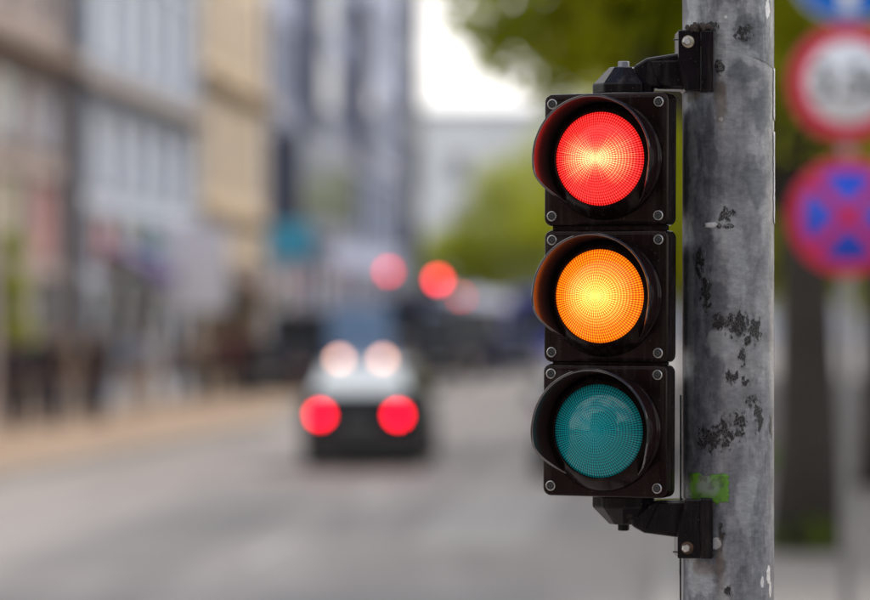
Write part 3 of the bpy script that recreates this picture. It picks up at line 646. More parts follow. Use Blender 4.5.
for a_, c_, z0, z1 in ((3.0, 19, 4.7, 7.9), (8.5, 12.5, 8.1, 21), (24, 28, 8.1, 14)):
    oo = MB().box(a_, c_, -.75, -.002, z0, z1).build('oriel', mat('oriel_slate', (.14, .15, .21), .5, noise=.2), OB)
    n_ = int((c_ - a_) / 1.3); 
    for i in range(n_):
        for q in range(int((z1 - z0) / 3)):
            MB().box(a_ + .2 + i * (c_ - a_) / n_, a_ + (i + .85) * (c_ - a_) / n_, -.77, -.753, z0 + .5 + q * 3.1, z0 + 2.6 + q * 3.1).build('pane', glass_dk, oo)
# dark glazed tower closing the row
facade_building('glass_tower', 'dark slate tower at the end of the left row against the sky', 146.5, 157, 34, mat('wall_slate', (.035, .045, .07), .5, noise=.15, scale=.7),
    [S(3.6 * k, 3.6 * k + 3.6, 3.6 * k + .5, 3.6 * k + 3.1, 2.6, 1.9, 'window', [glass_dk, mat('glass_blue', (.10, .14, .20), .1, spec=1)], frm_d) for k in range(9)], trim=t_lil, group='buildings along the left side')
# far side of the junction
facade_building('far_building', 'long pale building closing the street beyond the junction', 0, 0, 18.4, mat('wall_far_pale', (.66, .68, .70), .8, noise=.1, scale=.3),
    [S(4.0 * k, 4.0 * k + 4, 4.0 * k + 1, 4.0 * k + 3.2, 4.4, 1.6, 'window', [glass_sky, glass_dk], frm_w) for k in range(1, 4)] + [S(0, 4, .3, 3.6, 4.4, 3.2, 'shop_window', [mat('shop_glass_far', (.5, .5, .56), .3)], frm_w)], trim=t_pal, base=(-40, 262, 0), rot=0, length=75, group='buildings beyond the junction', roofm=mat('roof_slate', (.32, .36, .42), .6))
# a row on the right pavement, behind the trees
for D0, D1, H, m_, lab in ((34, 66, 15, mat('wall_right_beige', (.30, .26, .23), .85, noise=.1), 'beige building on the right pavement behind the big tree'), (67, 110, 13, mat('wall_right_grey', (.32, .33, .36), .85, noise=.1), 'grey building farther along on the right pavement')):
    ln = (D1 - D0) * math.sqrt(1 + SLOPE ** 2)
    facade_building('side_building', lab, 0, 0, H, m_, [S(0, 4.2, .4, 3.7, 4, 3, 'shop_window', [sh_g, sh_c], frm_d, cornice=.2), S(4.2, 8, 5, 7.2, 4, 1.6, 'window', [glass_sky, glass_dk], frm_w), S(8, 12, 8.8, 11, 4, 1.6, 'window', [glass_dk, glass_sky], frm_w)], trim=t_pal,
        base=(rcurbx(D1) + 7.5, D1, .13), rot=STREET_RZ + math.pi, length=ln, group='buildings along the right side')
# unseen buildings added behind the camera, darkened for what the plastic and lenses mirror
for xx, yy, ln, H, m_, lab in ((-34, -26, 26, 18, mat('brick_brown', (.14, .085, .06), .9, noise=.2), 'brown brick building on the near corner behind the viewer to the left'), (-6, -46, 22, 12, mat('brick_dark', (.10, .07, .06), .9, noise=.2), 'dark brick building closing the street behind the viewer'), (18, -34, 30, 16, mat('render_grey', (.20, .20, .21), .9, noise=.2), 'grey building behind the viewer to the right')):
    facade_building('near_building', lab, 0, 0, H, m_, [S(0, 4.2, .4, 3.7, 4, 3, 'shop_window', [sh_g, sh_c], frm_d), S(4.2, 8, 5, 7.2, 4, 1.6, 'window', [glass_sky, glass_dk], frm_w), S(8, 12, 8.6, 10.8, 4, 1.6, 'window', [glass_dk], frm_w)], trim=t_pal,
        base=(xx + ln, yy, 0), rot=math.pi, length=ln, group='buildings behind the viewer')

# street signs, awnings and banners fixed to the left fronts (each its own thing, on its own bracket)
def flag_box(name, label, cat, px, py, wpx, hpx, D, face, rim, round_=False, group=None):
    w_, h_ = wpx * D / FPX, hpx * D / FPX; o = empty(name, (X(px, D), D, Z(py, D)), 0, label, cat, group)
    if round_: MB().lathe([(w_ / 2, -.08), (w_ / 2, .08)], 40, 'y').build('body', rim, o); MB().lathe([(w_ / 2 - .05, -.095), (w_ / 2 - .04, -.081)], 40, 'y').build('face', face, o)
    else: MB().box(-w_ / 2, w_ / 2, -.08, .08, -h_ / 2, h_ / 2).build('body', rim, o, bevel=.02); MB().box(-w_ / 2 + .05, w_ / 2 - .05, -.095, -.081, -h_ / 2 + .05, h_ / 2 - .05).build('face', face, o)
    reach = o.location.x - w_ / 2 - facx(D) 
    for s_ in (-.3, .3): MB().box(-w_ / 2 - max(reach, .05) - .02, -w_ / 2, -.025, .025, s_ * h_ - .025, s_ * h_ + .025).build('bracket_arm', frm_d, o)
    return o
flag_box('hanging_sign', 'cyan box sign projecting from the office block front', 'sign', 291, 241, 46, 40, 97, mat('cyan_face', (.07, .48, .74), .4), frm_d)
flag_box('banner', 'large white banner projecting over the pavement by the ochre building', 'banner', 196, 268, 66, 88, 75.9, mat('white_face', (.88, .88, .93), .6), frm_w)
flag_box('round_sign', 'round white sign projecting above the shops', 'sign', 272, 291, 34, 34, 93, mat('white_round', (.75, .75, .78), .5), frm_w, True)
def awning(label, D0, ln, z, m_, out=1.5, drop=.6):
    a = empty('awning', (facx(D0), D0, z), STREET_RZ, label, 'awning', 'shop awnings on the left')
    MB().prism([(0, 0), (ln, 0), (ln, .04), (0, .04)], 0, 1, M=Matrix(((1, 0, 0, 0), (0, -out, 0, -.01), (0, -drop, 1, 0), (0, 0, 0, 1)))).build('canopy', m_, a)
    MB().box(0, ln, -out - .03, -out - .01, -drop - .28, -drop + .03).build('valance', m_, a)
    for xx in (.1, ln - .1): MB().tube((xx, -.03, -.5), (xx, -out + .03, -drop - .03), .02).build('strut', frm_d, a)
awning('purple awning over a shop front', 72.2, 3.2, 3.75, mat('awning_purple', (.10, .06, .20), .8), 1.1)
awning('teal awning beside the purple one', 76.2, 4.2, 3.85, mat('awning_teal', (.02, .16, .20), .8), 1.1)
awning('brown awning under the ochre building', 88, 9, 3.5, mat('awning_brown', (.13, .08, .06), .8), 1.2)
# downpipe between the first two fronts
dp = MB(); dp.tube((0, 0, 0), (0, 0, 17), .16, n=10)
tag(dp.build('downpipe', mat('pipe_dark', (.12, .125, .15), .5), None, (facx(67.8) + .25, 67.8, .13)), 'dark vertical downpipe between the taupe and the pale building', 'downpipe')

# ================================================================== trees
def leaf_mat(name, c1, c2):
    m = bpy.data.materials.new(name); m.use_nodes = True; nt = m.node_tree; b = nt.nodes['Principled BSDF']; L = nt.links.new
    t = N(nt, 'ShaderNodeTexCoord'); n = N(nt, 'ShaderNodeTexNoise'); n.inputs['Scale'].default_value = 1.1; n.inputs['Detail'].default_value = 3
    c = N(nt, 'ShaderNodeMixRGB'); c.inputs['Color1'].default_value = (*c1, 1); c.inputs['Color2'].default_value = (*c2, 1)
    L(t.outputs['Object'], n.inputs['Vector']); r = N(nt, 'ShaderNodeMapRange'); r.inputs['From Min'].default_value = .35; r.inputs['From Max'].default_value = .65
    L(n.outputs['Fac'], r.inputs['Value']); L(r.outputs[0], c.inputs['Fac']); L(c.outputs[0], b.inputs['Base Color']); b.inputs['Roughness'].default_value = .5
    tr = N(nt, 'ShaderNodeBsdfTranslucent'); g = N(nt, 'ShaderNodeMixRGB', blend_type='MULTIPLY'); g.inputs['Fac'].default_value = 1; g.inputs['Color2'].default_value = (2.4, 2.3, .4, 1)
    L(c.outputs[0], g.inputs['Color1']); L(g.outputs[0], tr.inputs['Color'])
    ms = N(nt, 'ShaderNodeMixShader'); ms.inputs['Fac'].default_value = .66; out = nt.nodes['Material Output']
    L(b.outputs[0], ms.inputs[1]); L(tr.outputs[0], ms.inputs[2]); L(ms.outputs[0], out.inputs['Surface']); return m
M_leaf = leaf_mat('spring_leaves', (.22, .255, .008), (.32, .33, .011)); M_leaf2 = leaf_mat('dark_leaves', (.13, .17, .010), (.20, .23, .013))
M_leaf3 = leaf_mat('hazy_leaves', (.16, .18, .035), (.22, .24, .05))
M_bark = mat('bark', (.035, .028, .022), .95, noise=.35, scale=9)
def crown_mesh(name, lobes, n, size, m_, seed):
    r = np.random.default_rng(seed); tot = sum(l[3] ** 2 for l in lobes); C = []
    for cx, cy, cz, rad in lobes:
        k = int(n * rad ** 2 / tot); cl = max(8, k // 14)
        d = r.normal(size=(cl, 3)); d /= np.linalg.norm(d, axis=1)[:, None]; cc = np.array([cx, cy, cz]) + d * (rad * r.uniform(.35, 1.05, cl) ** .6)[:, None] * np.array([1, 1, .85])
        idx = r.integers(0, cl, k); C.append(cc[idx] + r.normal(size=(k, 3)) * rad * .13)
    C = np.concatenate(C); k = len(C); a = r.normal(size=(k, 3)); a /= np.linalg.norm(a, axis=1)[:, None]; q = r.normal(size=(k, 3)); q -= (q * a).sum(1)[:, None] * a; q /= np.linalg.norm(q, axis=1)[:, None]
    s = size * r.uniform(.6, 1.25, k)[:, None]; V = np.stack([C - a * s, C + q * s * .55, C + a * s, C - q * s * .55], 1).reshape(-1, 3)
    me = bpy.data.meshes.new(name); me.vertices.add(4 * k); me.vertices.foreach_set('co', V.ravel()); me.loops.add(4 * k); me.loops.foreach_set('vertex_index', np.arange(4 * k)); me.polygons.add(k)
    me.polygons.foreach_set('loop_start', np.arange(k) * 4); me.update(calc_edges=True); me.materials.append(m_); return me
def tree(label, x, y, h, lobes, n, leaf=.09, r0=.2, m_=M_leaf, seed=1, group='street trees', fork=None, lean=0):
    T = empty('street_tree', (x, y, .1), 0, label, 'tree', group); r = random.Random(seed)
    fork = fork or h * .4; t = MB(); pts = [(0, 0, -.1), (.02 + lean * .3, 0, fork * .3), (lean * .6, .05, fork * .65), (lean, .03, fork)]; rad = [r0 * 1.35, r0, r0 * .88, r0 * .75]
    t.rings([[(p[0] + q * math.cos(a) * (1 + .08 * math.sin(3 * a + k)), p[1] + q * math.sin(a), p[2]) for a in [2 * math.pi * i / 14 for i in range(14)]] for k, (p, q) in enumerate(zip(pts, rad))])
    t.build('trunk', M_bark, T)
    for cx, cy, cz, rr_ in lobes:
        lm = MB(); p0 = Vector(pts[-1]) - Vector((0, 0, r.uniform(0, fork * .15))); p3 = Vector((cx, cy, cz)); md = (p0 + p3) / 2 + Vector((r.uniform(-.3, .3), r.uniform(-.3, .3), .3))
        lm.tube(p0, md, r0 * .42, r0 * .28); lm.tube(md, p3, r0 * .28, r0 * .1)
        for k in range(3): lm.tube(md.lerp(p3, .3 + .2 * k), p3 + Vector((r.uniform(-1, 1), r.uniform(-1, 1), r.uniform(-.4, .8))) * rr_ * .7, r0 * .12, r0 * .04, 5)
        lm.build('limb', M_bark, T)
    link('crown', crown_mesh('crown', lobes, n, leaf, m_, seed), T); return T
tx = X(805, 27.6)
tree('big lime-green street tree whose dark trunk stands right of the steel pole', tx, 27.6, 10,
     [(-.2, 0, 6.4, 1.9), (-1.7, .4, 5.6, 1.3), (-2.1, 0, 4.85, .75), (-2.75, 0, 5.35, .62), (-3.3, .2, 5.5, .6), (-2.5, -.2, 4.75, .55), (-2.35, 0, 4.3, .5), (-1.7, .1, 4.15, .5), (-1.8, 0, 4.5, .6), (-1.0, .2, 4.45, .65), (-.9, 0, 5.0, 1.0), (.2, .3, 4.6, 1.1), (-1.5, -.3, 7.4, 1.3), (1.3, .2, 5.6, 1.6), (.5, -.4, 4.2, 1.2), (1.9, 0, 7.4, 1.6), (0, 0, 8.6, 1.7), (-2.6, .3, 6.9, .8), (-.9, .6, 4.7, .75)], 31000, .085, .27, seed=3, fork=3.2)
tree('street tree behind the big one, darker and fuller down to head height', tx + 2.0, 38, 9,
     [(0, 0, 5.2, 2.1), (-1.6, 0, 3.9, 1.3), (1.5, 0, 4.0, 1.6), (0, .2, 7.2, 1.8), (-1.6, .3, 6.4, 1.3)], 20000, .095, .2, seed=5, fork=2.6)
for k, (px, D, h, mm) in enumerate(((738, 58, 9, M_leaf), (690, 78, 10, M_leaf), (650, 100, 11, M_leaf), (700, 128, 12, M_leaf2))):
    f = h / 9
    tree(['street tree in line with the steel pole, third along the right pavement', 'fourth street tree along the right pavement', 'fifth street tree along the right pavement, behind the traffic light', 'farthest street tree before the junction on the right'][k], X(px, D), D, h,
         [(0, 0, 5.5 * f, 2.2 * f), (-1.6 * f, 0, 4.6 * f, 1.4 * f), (1.7 * f, 0, 4.6 * f, 1.5 * f), (0, 0, 7.2 * f, 1.9 * f), (-.6, .3, 3.4 * f, 1.1 * f), (.9, .3, 3.3 * f, 1.2 * f)], 16000, .11, .17, m_=mm, seed=20 + k, fork=2.4)
for k, (px, D, h, wd) in enumerate(((452, 226, 8.6, 1.1), (500, 222, 13.5, 1.4), (552, 228, 16, 1.7), (612, 224, 14, 1.5), (674, 226, 15, 1.5), (730, 228, 12, 1.5), (800, 222, 12, 1.5), (870, 226, 12, 1.5))):
    f = h / 9
    tree(['small yellow-green tree standing leftmost beyond the junction', 'second yellow-green tree from the left beyond the junction', 'third tree beyond the junction, at the left rim of the traffic light', 'tree beyond the junction behind the amber section', 'tree beyond the junction in the gap between traffic light and pole', 'tree beyond the junction behind the steel pole', 'tree beyond the junction, right of the steel pole behind the big trunk', 'last tree beyond the junction at the right edge'][k], X(px, D), D, h,
         [(0, 0, 5.6 * f, 2.2 * wd), (-1.9 * wd, 0, 4.2 * f, 1.7 * wd), (1.9 * wd, 0, 4.3 * f, 1.7 * wd), (0, 0, 7.4 * f, 1.5 * wd), (0, .5, 3.0 * f, 1.6 * wd)], 9000, .17, .2, m_=M_leaf3, seed=40 + k, group='trees beyond the junction', fork=2.2)
for k, (x_, y_, h_) in enumerate(((-9.5, -17, 8), (-2.5, -24, 8), (9, -18, 9), (-17, -22, 10), (16, -20, 10))):  # unseen trees added behind the camera to darken the mirrored surroundings
    f = h_ / 9
    tree(['tree behind the viewer, nearest on the left', 'tree straight behind the viewer', 'tree behind the viewer on the right', 'tall tree behind the viewer, far left', 'tall tree behind the viewer, far right'][k], x_, y_, h_, [(0, 0, 5.6 * f, 2.1 * f), (-1.7 * f, 0, 4.9 * f, 1.5 * f), (1.7 * f, 0, 4.8 * f, 1.5 * f), (0, 0, 7.3 * f, 1.7 * f), (0, .8, 3.9 * f, 1.3 * f)], 12000, .13, .18, m_=M_leaf2, seed=70 + k, group='trees behind the viewer', fork=2.6)
gc = crown_mesh('ground_cover', [(-.1, -.1, .10, .30), (.2, .1, .08, .22)], 420, .04, leaf_mat('planting_leaves', (.05, .085, .012), (.09, .12, .02)), 15)
go = link('ground_cover', gc, None, (tx, 27.3, .15)); tag(go, 'low green planting round the foot of the big tree', 'planting', kind='stuff')
# young shrub at the kerb, under the traffic light
sb = empty('shrub', (X(570, 9.2), 9.2, 0), 0, 'small leafy kerbside shrub whose tip shows below the traffic light', 'shrub')
st_ = MB()
for k in range(5): st_.tube((0, 0, 0), (.05 * math.sin(k * 2), .05 * math.cos(k * 2), 1.15), .008, .003, 5)
st_.build('stem', M_bark, sb); link('foliage', crown_mesh('foliage', [(0, 0, 1.0, .10), (.0, 0, .8, .14), (0, 0, .5, .14)], 700, .022, M_leaf, 9), sb)
# hedge at the left kerb edge of the frame
hb = empty('planter', (X(2, 62), 62, .13), 0, 'planter with a green bush by the shop front at the left edge', 'planter')
MB().lathe([(.30, 0), (.42, .75), (.46, .75), (.46, .82), (.36, .82)], 20).build('pot', mat('pot', (.15, .12, .11), .8), hb)
link('bush', crown_mesh('bush', [(0, 0, 1.6, .55), (0, 0, 2.6, .5), (.1, 0, 3.3, .35)], 2600, .06, M_leaf2, 12), hb); MB().tube((0, 0, .7), (0, 0, 3), .04, .02).build('stem', M_bark, hb)

# ================================================================== vehicles
M_tyre = mat('tyre', (.012, .012, .012), .85); M_rim = mat('rim', (.4, .4, .42), .35, .8); M_cgl = mat('car_glass', (.015, .018, .022), .1, spec=.4)
M_skypaint = mat('car_glass_reflecting', (.88, .93, .93), .3, .2, spec=1); M_plate = mat('number_plate', (.6, .6, .58), .5); M_trim = mat('car_trim', (.012, .012, .013), .55)  # pale car glass has the sky's reflection painted into its base colour
def emitter(name, col, s_): return mat(name, tuple(min(1, c * .5) for c in col), .4, emit=col, es=s_)
def quad_panel(b, P, m0, m1, n0, n1, t):
    """P: four corners bl, br, tr, tl; panel inset by fractions, pushed t along the normal"""
    P = [Vector(p) for p in P]; nrm = (P[1] - P[0]).cross(P[3] - P[0]).normalized()
    def q(u, v): return (P[0].lerp(P[1], u)).lerp(P[3].lerp(P[2], u), v)
    c = [q(m0, n0), q(1 - m1, n0), q(1 - m1, 1 - n1), q(m0, 1 - n1)]
    lo = [p - nrm * .02 for p in c]; hi = [p + nrm * t for p in c]
    b.add([tuple(p) for p in lo + hi], [(4, 5, 6, 7), (0, 1, 5, 4), (1, 2, 6, 5), (2, 3, 7, 6), (3, 0, 4, 7)])
def car(name, label, cat, x, y, rz, Lc, W, H, paint, rear_glass=None, tail=None, head=None, van=False, group=None, roofm=None, tl_z=.82, hood=.95, belt=.92, taillw=.17, headz=.68, tlo=None, hdo=None, platem=None, wsm=None, low=.24):
    """local +y is forward; origin on the road under the tail"""
    C = empty(name, (x, y, 0), rz, label, cat, group); w = W / 2; zb = low
    def ring(yy, k, z0, zs): return [(p * w * k, yy, z) for p, z in ((0, z0), (.86, z0), (.97, z0 + .10), (1.0, z0 + .3), (.985, zs - .14), (.90, zs), (0, zs + .02))] + [(-p * w * k, yy, z) for p, z in ((.90, zs), (.985, zs - .14), (1.0, z0 + .3), (.97, z0 + .10), (.86, z0))]
    f_belt = hood if not van else belt * .98
    stn = [(0, .88, zb + .12, belt - .14), (.06, .95, zb + .04, belt - .04), (.25, 1, zb, belt), (Lc * .45, 1, zb, belt), (Lc * .68, 1, zb, belt * .99), (Lc - .9, .99, zb, f_belt * .97), (Lc - .3, .96, zb + .02, f_belt * .86), (Lc - .04, .88, zb + .08, f_belt * .72), (Lc, .80, zb + .14, f_belt * .62)]
    MB().rings([ring(*s_) for s_ in stn]).build('body', paint, C, sharp=45)
    zt = H; r0, r1 = (.05, .30) if van else (.12, .62); f0, f1 = (Lc - .85, Lc - 1.7) if van else (Lc * .72, Lc * .53)
    wb, wt = w * .93, w * (.86 if van else .74)
    b0 = [(-wb, r0, belt - .01), (wb, r0, belt - .01), (wb, f0, belt - .03), (-wb, f0, belt - .03)]; t0 = [(-wt, r1, zt - .05), (wt, r1, zt - .05), (wt, f1, zt - .05), (-wt, f1, zt - .05)]
    cab = MB(); cab.add(b0 + t0, [(0, 1, 5, 4), (1, 2, 6, 5), (2, 3, 7, 6), (3, 0, 4, 7)])
    cab.build('cabin', paint, C)
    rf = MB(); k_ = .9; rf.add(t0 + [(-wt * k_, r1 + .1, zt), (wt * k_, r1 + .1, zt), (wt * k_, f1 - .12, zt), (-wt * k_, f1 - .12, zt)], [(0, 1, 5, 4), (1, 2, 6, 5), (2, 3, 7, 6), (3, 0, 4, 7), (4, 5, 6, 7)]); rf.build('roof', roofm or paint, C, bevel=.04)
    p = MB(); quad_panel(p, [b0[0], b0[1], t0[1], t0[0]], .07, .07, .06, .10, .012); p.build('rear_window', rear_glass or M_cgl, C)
    p = MB(); quad_panel(p, [b0[2], b0[3], t0[3], t0[2]], .06, .06, .05, .08, .012); p.build('windscreen', wsm or (M_cgl if not van else M_skypaint), C)
    for sgn, q in ((1, [b0[1], b0[2], t0[2], t0[1]]), (-1, [b0[3], b0[0], t0[0], t0[3]])):
        for a, c in ((.06, .54), (.50, .08)):
            if van and sgn * (a - .3) < 0: continue
            p = MB(); quad_panel(p, q, a, c, .08, .12, .01); p.build('side_window', M_cgl, C)
    for yy in (.75, Lc - .8):
        for sg in (-1, 1):
            rr_ = .32; t = MB().lathe([(rr_ * .62, -.1), (rr_ * .94, -.1), (rr_, -.07), (rr_, .07), (rr_ * .94, .1), (rr_ * .62, .1)], 24, 'x').build('wheel', M_tyre, C, (sg * (w - .10), yy, rr_))
            MB().lathe([(rr_ * .62, .0), (rr_ * .6, .085 * sg), (rr_ * .15, .07 * sg)], 20, 'x').build('rim', M_rim, t)
    MB().prism([(-w * .93, low + .02), (w * .93, low + .02), (w * .96, .44), (w * .93, .56), (-w * .93, .56), (-w * .96, .44)], -.07, .1).build('rear_bumper', M_trim if not van else paint, C, bevel=.03)
    MB().prism([(-w * .86, .24), (w * .86, .24), (w * .88, .5), (-w * .88, .5)], Lc - .1, Lc + .06).build('front_bumper', M_trim, C, bevel=.03)
    MB().box(-.26, .26, -.085, -.072, .60 if not van else .62, .71 if not van else .73).build('number_plate', platem or M_plate, C)
    for sg in (-1, 1):
        o = MB().lathe([(taillw * .5, -.03), (taillw * .55, 0), (taillw * .55, .2)], 20, 'y', c=(sg * (tlo or (w * .80 if not van else w * .9)), -.02, tl_z)).build('tail_lamp', tail or mat('tail_red', (.3, .01, .02), .3), C)
        MB().lathe([(.12, Lc - .15), (.12, Lc - .02), (.09, Lc + .035)], 20, 'y', c=(sg * (hdo or w * .70), 0, headz)).build('headlamp', head or mat('head_clear', (.6, .6, .6), .2), C)
        MB().box(sg * w + (0 if sg > 0 else -.16), sg * w + (.16 if sg > 0 else 0), Lc * .66 - .05, Lc * .66 + .05, belt - .02, belt + .15).build('mirror', M_trim, C, bevel=.02)
    return C
STR = -math.atan(SLOPE)
car('parked_car' if False else 'small_car', 'small black car with brake lights on driving away in mid street', 'car', X(359, 45), 45, STR, 3.9, 1.68, 1.46, mat('paint_black', (.006, .008, .013), .35, spec=.15),
    rear_glass=M_skypaint, tail=emitter('brake_red', (1, .002, .020), 11.5), tl_z=Z(415, 45), tlo=.54, low=.13, roofm=mat('paint_white', (.75, .78, .78), .3, coat=.5), taillw=.145, belt=1.06, platem=mat('number_plate_dull', (.12, .12, .12), .6))
# the oncoming van: turned round, so its nose faces the camera
vD = 86
van = car('delivery_van', 'pale blue van with headlights on coming towards the black car', 'van', X(355, vD) , vD + 4.6, math.pi + R(2), 4.6, 1.9, 2.45, mat('paint_pale_blue', (.13, .20, .32), .4, coat=.2), head=emitter('head_warm', (1, .52, .38), 4.8), van=True, hdo=.57, wsm=mat('van_glass', (.16, .25, .38), .2), belt=1.25, headz=Z(360, vD))
car('silver_car', 'silver car in the next lane mostly hidden behind the traffic light', 'car', X(603, 42), 42, R(-4), 4.3, 1.84, 1.5, mat('paint_silver', (.45, .46, .47), .55))
cars = [(452, 118, 'dark saloon queueing beyond the black car, near the junction', 'paint_navy', (.02, .03, .10), 1.5), (492, 140, 'grey car waiting in the queue beneath the trolleybus', 'paint_grey', (.06, .065, .08), 1.5),
        (408, 132, 'dark blue car queueing left of the other far cars', 'paint_dkblue', (.015, .025, .07), 1.6), (300, 92, None, 'paint_dk', (.02, .02, .03), 1.6)]
for px, D, lab, pn, pc, hh in cars[:3]:
    car('queued_car', lab, 'car', X(px, D), D, STR, 4.3, 1.8, hh, mat(pn, pc, .3, coat=.5), group='cars queueing near the junction')
car('parked_car', 'dark parked car at the left kerb beyond the people', 'car', curbx(96) + 1.1, 96, STR, 4.2, 1.78, 1.55, mat('paint_dkred', (.06, .012, .02), .3, coat=.5), tail=mat('tail_red', (.3, .01, .02), .3))
# buses
def bus(label, loc, rz, Lb, W, H, low, up, roofm, lampm=None):
    B = empty('trolleybus' if 'trolley' in label else 'bus', loc, rz, label, 'bus')
    MB().box(0, Lb, 0, W, .35, 1.35).build('lower_body', low, B, bevel=.06); MB().box(.05, Lb - .05, .04, W - .04, 1.35, 2.75).build('upper_body', up, B, bevel=.04); MB().box(0, Lb, 0, W, 2.75, H - .25).build('roof', roofm, B, bevel=.12)
    MB().box(Lb * .2, Lb * .7, W * .25, W * .75, H - .249, H).build('roof_unit', roofm, B, bevel=.06)
    n = int(Lb / 1.35)
    for i in range(n):
        for yy in (-.012, W - .03): 
            MB().box(.25 + i * (Lb - .4) / n, .25 + (i + .86) * (Lb - .4) / n, yy + .04, yy + .055 if yy > 0 else .038, 1.42, 2.62).build('side_window', M_cgl, B)
    for xx in (-.0, Lb - .012): MB().box(xx + (.02 if xx < 1 else -.03), xx + (.04 if xx < 1 else -.01) + .01, .25, W - .25, 1.30, 2.7).build('end_window', M_cgl, B)
    for xx in (2.2, Lb - 3.2):
        for yy in (.12, W - .12): t = MB().lathe([(.30, -.14), (.47, -.14), (.5, -.1), (.5, .1), (.47, .14), (.30, .14)], 24, 'y').build('wheel', M_tyre, B, (xx, yy, .5)); MB().lathe([(.30, -.05), (.28, -.15), (.08, -.12)], 16, 'y').build('rim', M_rim, t)
    return B
blu = mat('bus_blue', (.03, .035, .48), .3, coat=.4); bwh = mat('bus_white', (.80, .80, .92), .35, coat=.3)
T1 = bus('white-roofed blue trolleybus crossing the far junction side-on', (X(345, 196), 196, 0), 0, 12, 2.5, 3.7, blu, blu, bwh)
for s_ in (.8, 1.7): MB().tube((4 , s_, 3.65), (-1.5, s_ , 5.4), .03, .02, 6).build('trolley_pole', frm_d, T1)
bus('dark blue bus waiting at the right of the junction', (X(512, 150) + 2.4, 150, 0), R(90 - 4.5), 10, 2.5, 3.5, blu, mat('bus_upper', (.06, .07, .36), .3), mat('bus_roof_blue', (.05, .06, .30), .4))
bus('dark navy coach driving away behind the oncoming van', (X(412, 124) + 1.25, 124, 0), R(90 - 4.5), 11, 2.5, 3.15, mat('coach_navy', (.010, .014, .05), .35), mat('coach_navy2', (.012, .016, .045), .35), mat('coach_roof', (.03, .035, .09), .5))
car('dark_van', 'dark blue-black van between the coach and the blue bus', 'van', X(472, 116), 116, STR, 4.8, 1.95, 2.55, mat('paint_navy_black', (.010, .012, .03), .4), van=True, belt=1.25, wsm=M_cgl)
car('queued_car', 'black car at the tail of the queue, right of the coach', 'car', X(440, 104), 104, STR, 4.3, 1.85, 1.6, mat('paint_soot', (.012, .010, .014), .45), group='cars queueing near the junction')
car('queued_car', 'navy car last in the right lane of the queue', 'car', X(515, 112), 112, STR, 4.3, 1.85, 1.6, mat('paint_navy', (.02, .03, .10), .4), group='cars queueing near the junction')
car('dark_van', 'black van parked at the left kerb left of the small black car', 'van', X(300, 94), 94, STR, 4.6, 1.9, 2.3, mat('paint_soot', (.012, .010, .014), .45), van=True, belt=1.25, wsm=M_cgl)
car('parked_car', 'low black car parked in front of the maroon one', 'car', X(268, 84), 84, STR, 4.1, 1.75, 1.5, mat('paint_soot', (.012, .010, .014), .45))
# grey van at the kerb left of the black car's far lane
car('box_van', 'light grey van parked at the left kerb near the junction', 'van', curbx(120) + 1.2, 120, STR, 5, 1.95, 2.5, mat('paint_lgrey', (.25, .29, .40), .4), van=True, belt=1.3)

# ================================================================== far traffic signals (lit red)
M_hous = mat('far_signal_black', (.02, .02, .02), .5)
def far_signal(label, px, py, D, col, s_, r=.11):
    x, z = X(px, D), Z(py, D); F = empty('far_traffic_signal', (x + .35, D, 0), 0, label, 'traffic signal', 'red signals at the far junction')
    MB().lathe([(.09, 0), (.07, z - .4), (.06, z + .6)], 14).build('mast', M_post, F); MB().box(-.35, 0, .02, .1, z - .52, z - .46).build('arm', M_post, F); MB().box(-.35, 0, .02, .1, z + .36, z + .42).build('arm', M_post, F)
    h = MB().box(-.52, -.18, -.12, .12, z - .78, z + .22).build('housing', M_hous, F, bevel=.03)
    for k, cm in enumerate((None, mat('far_amber_off', (.10, .05, .005), .3), mat('far_green_off', (.005, .06, .05), .3))):
        zz = z - .30 * k; MB().lathe([(r, -.122), (r * .95, -.14), (r * .3, -.15)], 24, 'y', c=(-.35, 0, zz)).build('lamp', cm or emitter('lamp_' + label[:12], col, s_), h)
        hv = MB(); n = 16; vs = []; fs = []
        for i in range(n + 1):
            a = R(-20 + 220 * i / n)
            for rr_ in (r * 1.12, r * 1.2):
                for yy in (-.12, -.30): vs.append((-.35 + rr_ * math.cos(a), yy, zz + rr_ * math.sin(a)))
        for i in range(n): k4 = 4 * i; fs += [(k4, k4 + 1, k4 + 5, k4 + 4), (k4 + 2, k4 + 6, k4 + 7, k4 + 3), (k4 + 1, k4 + 3, k4 + 7, k4 + 5)]
        hv.add(vs, fs, True).build('hood', M_hous, h)
far_signal('far red signal leftmost above the traffic', 388.5, 271.5, 130, (1, .03, .06), 5.5, .15)
far_signal('far bright red signal second from the left', 438, 280, 130, (1, .03, .055), 12, .15)
far_signal('faint low red signal beyond the bright one', 461, 298, 150, (1, .10, .05), 4.5, .15)
far_signal('orange-red signal behind the road signs at the right edge', 872, 287, 70, (1, .13, .06), 2.2, .12)

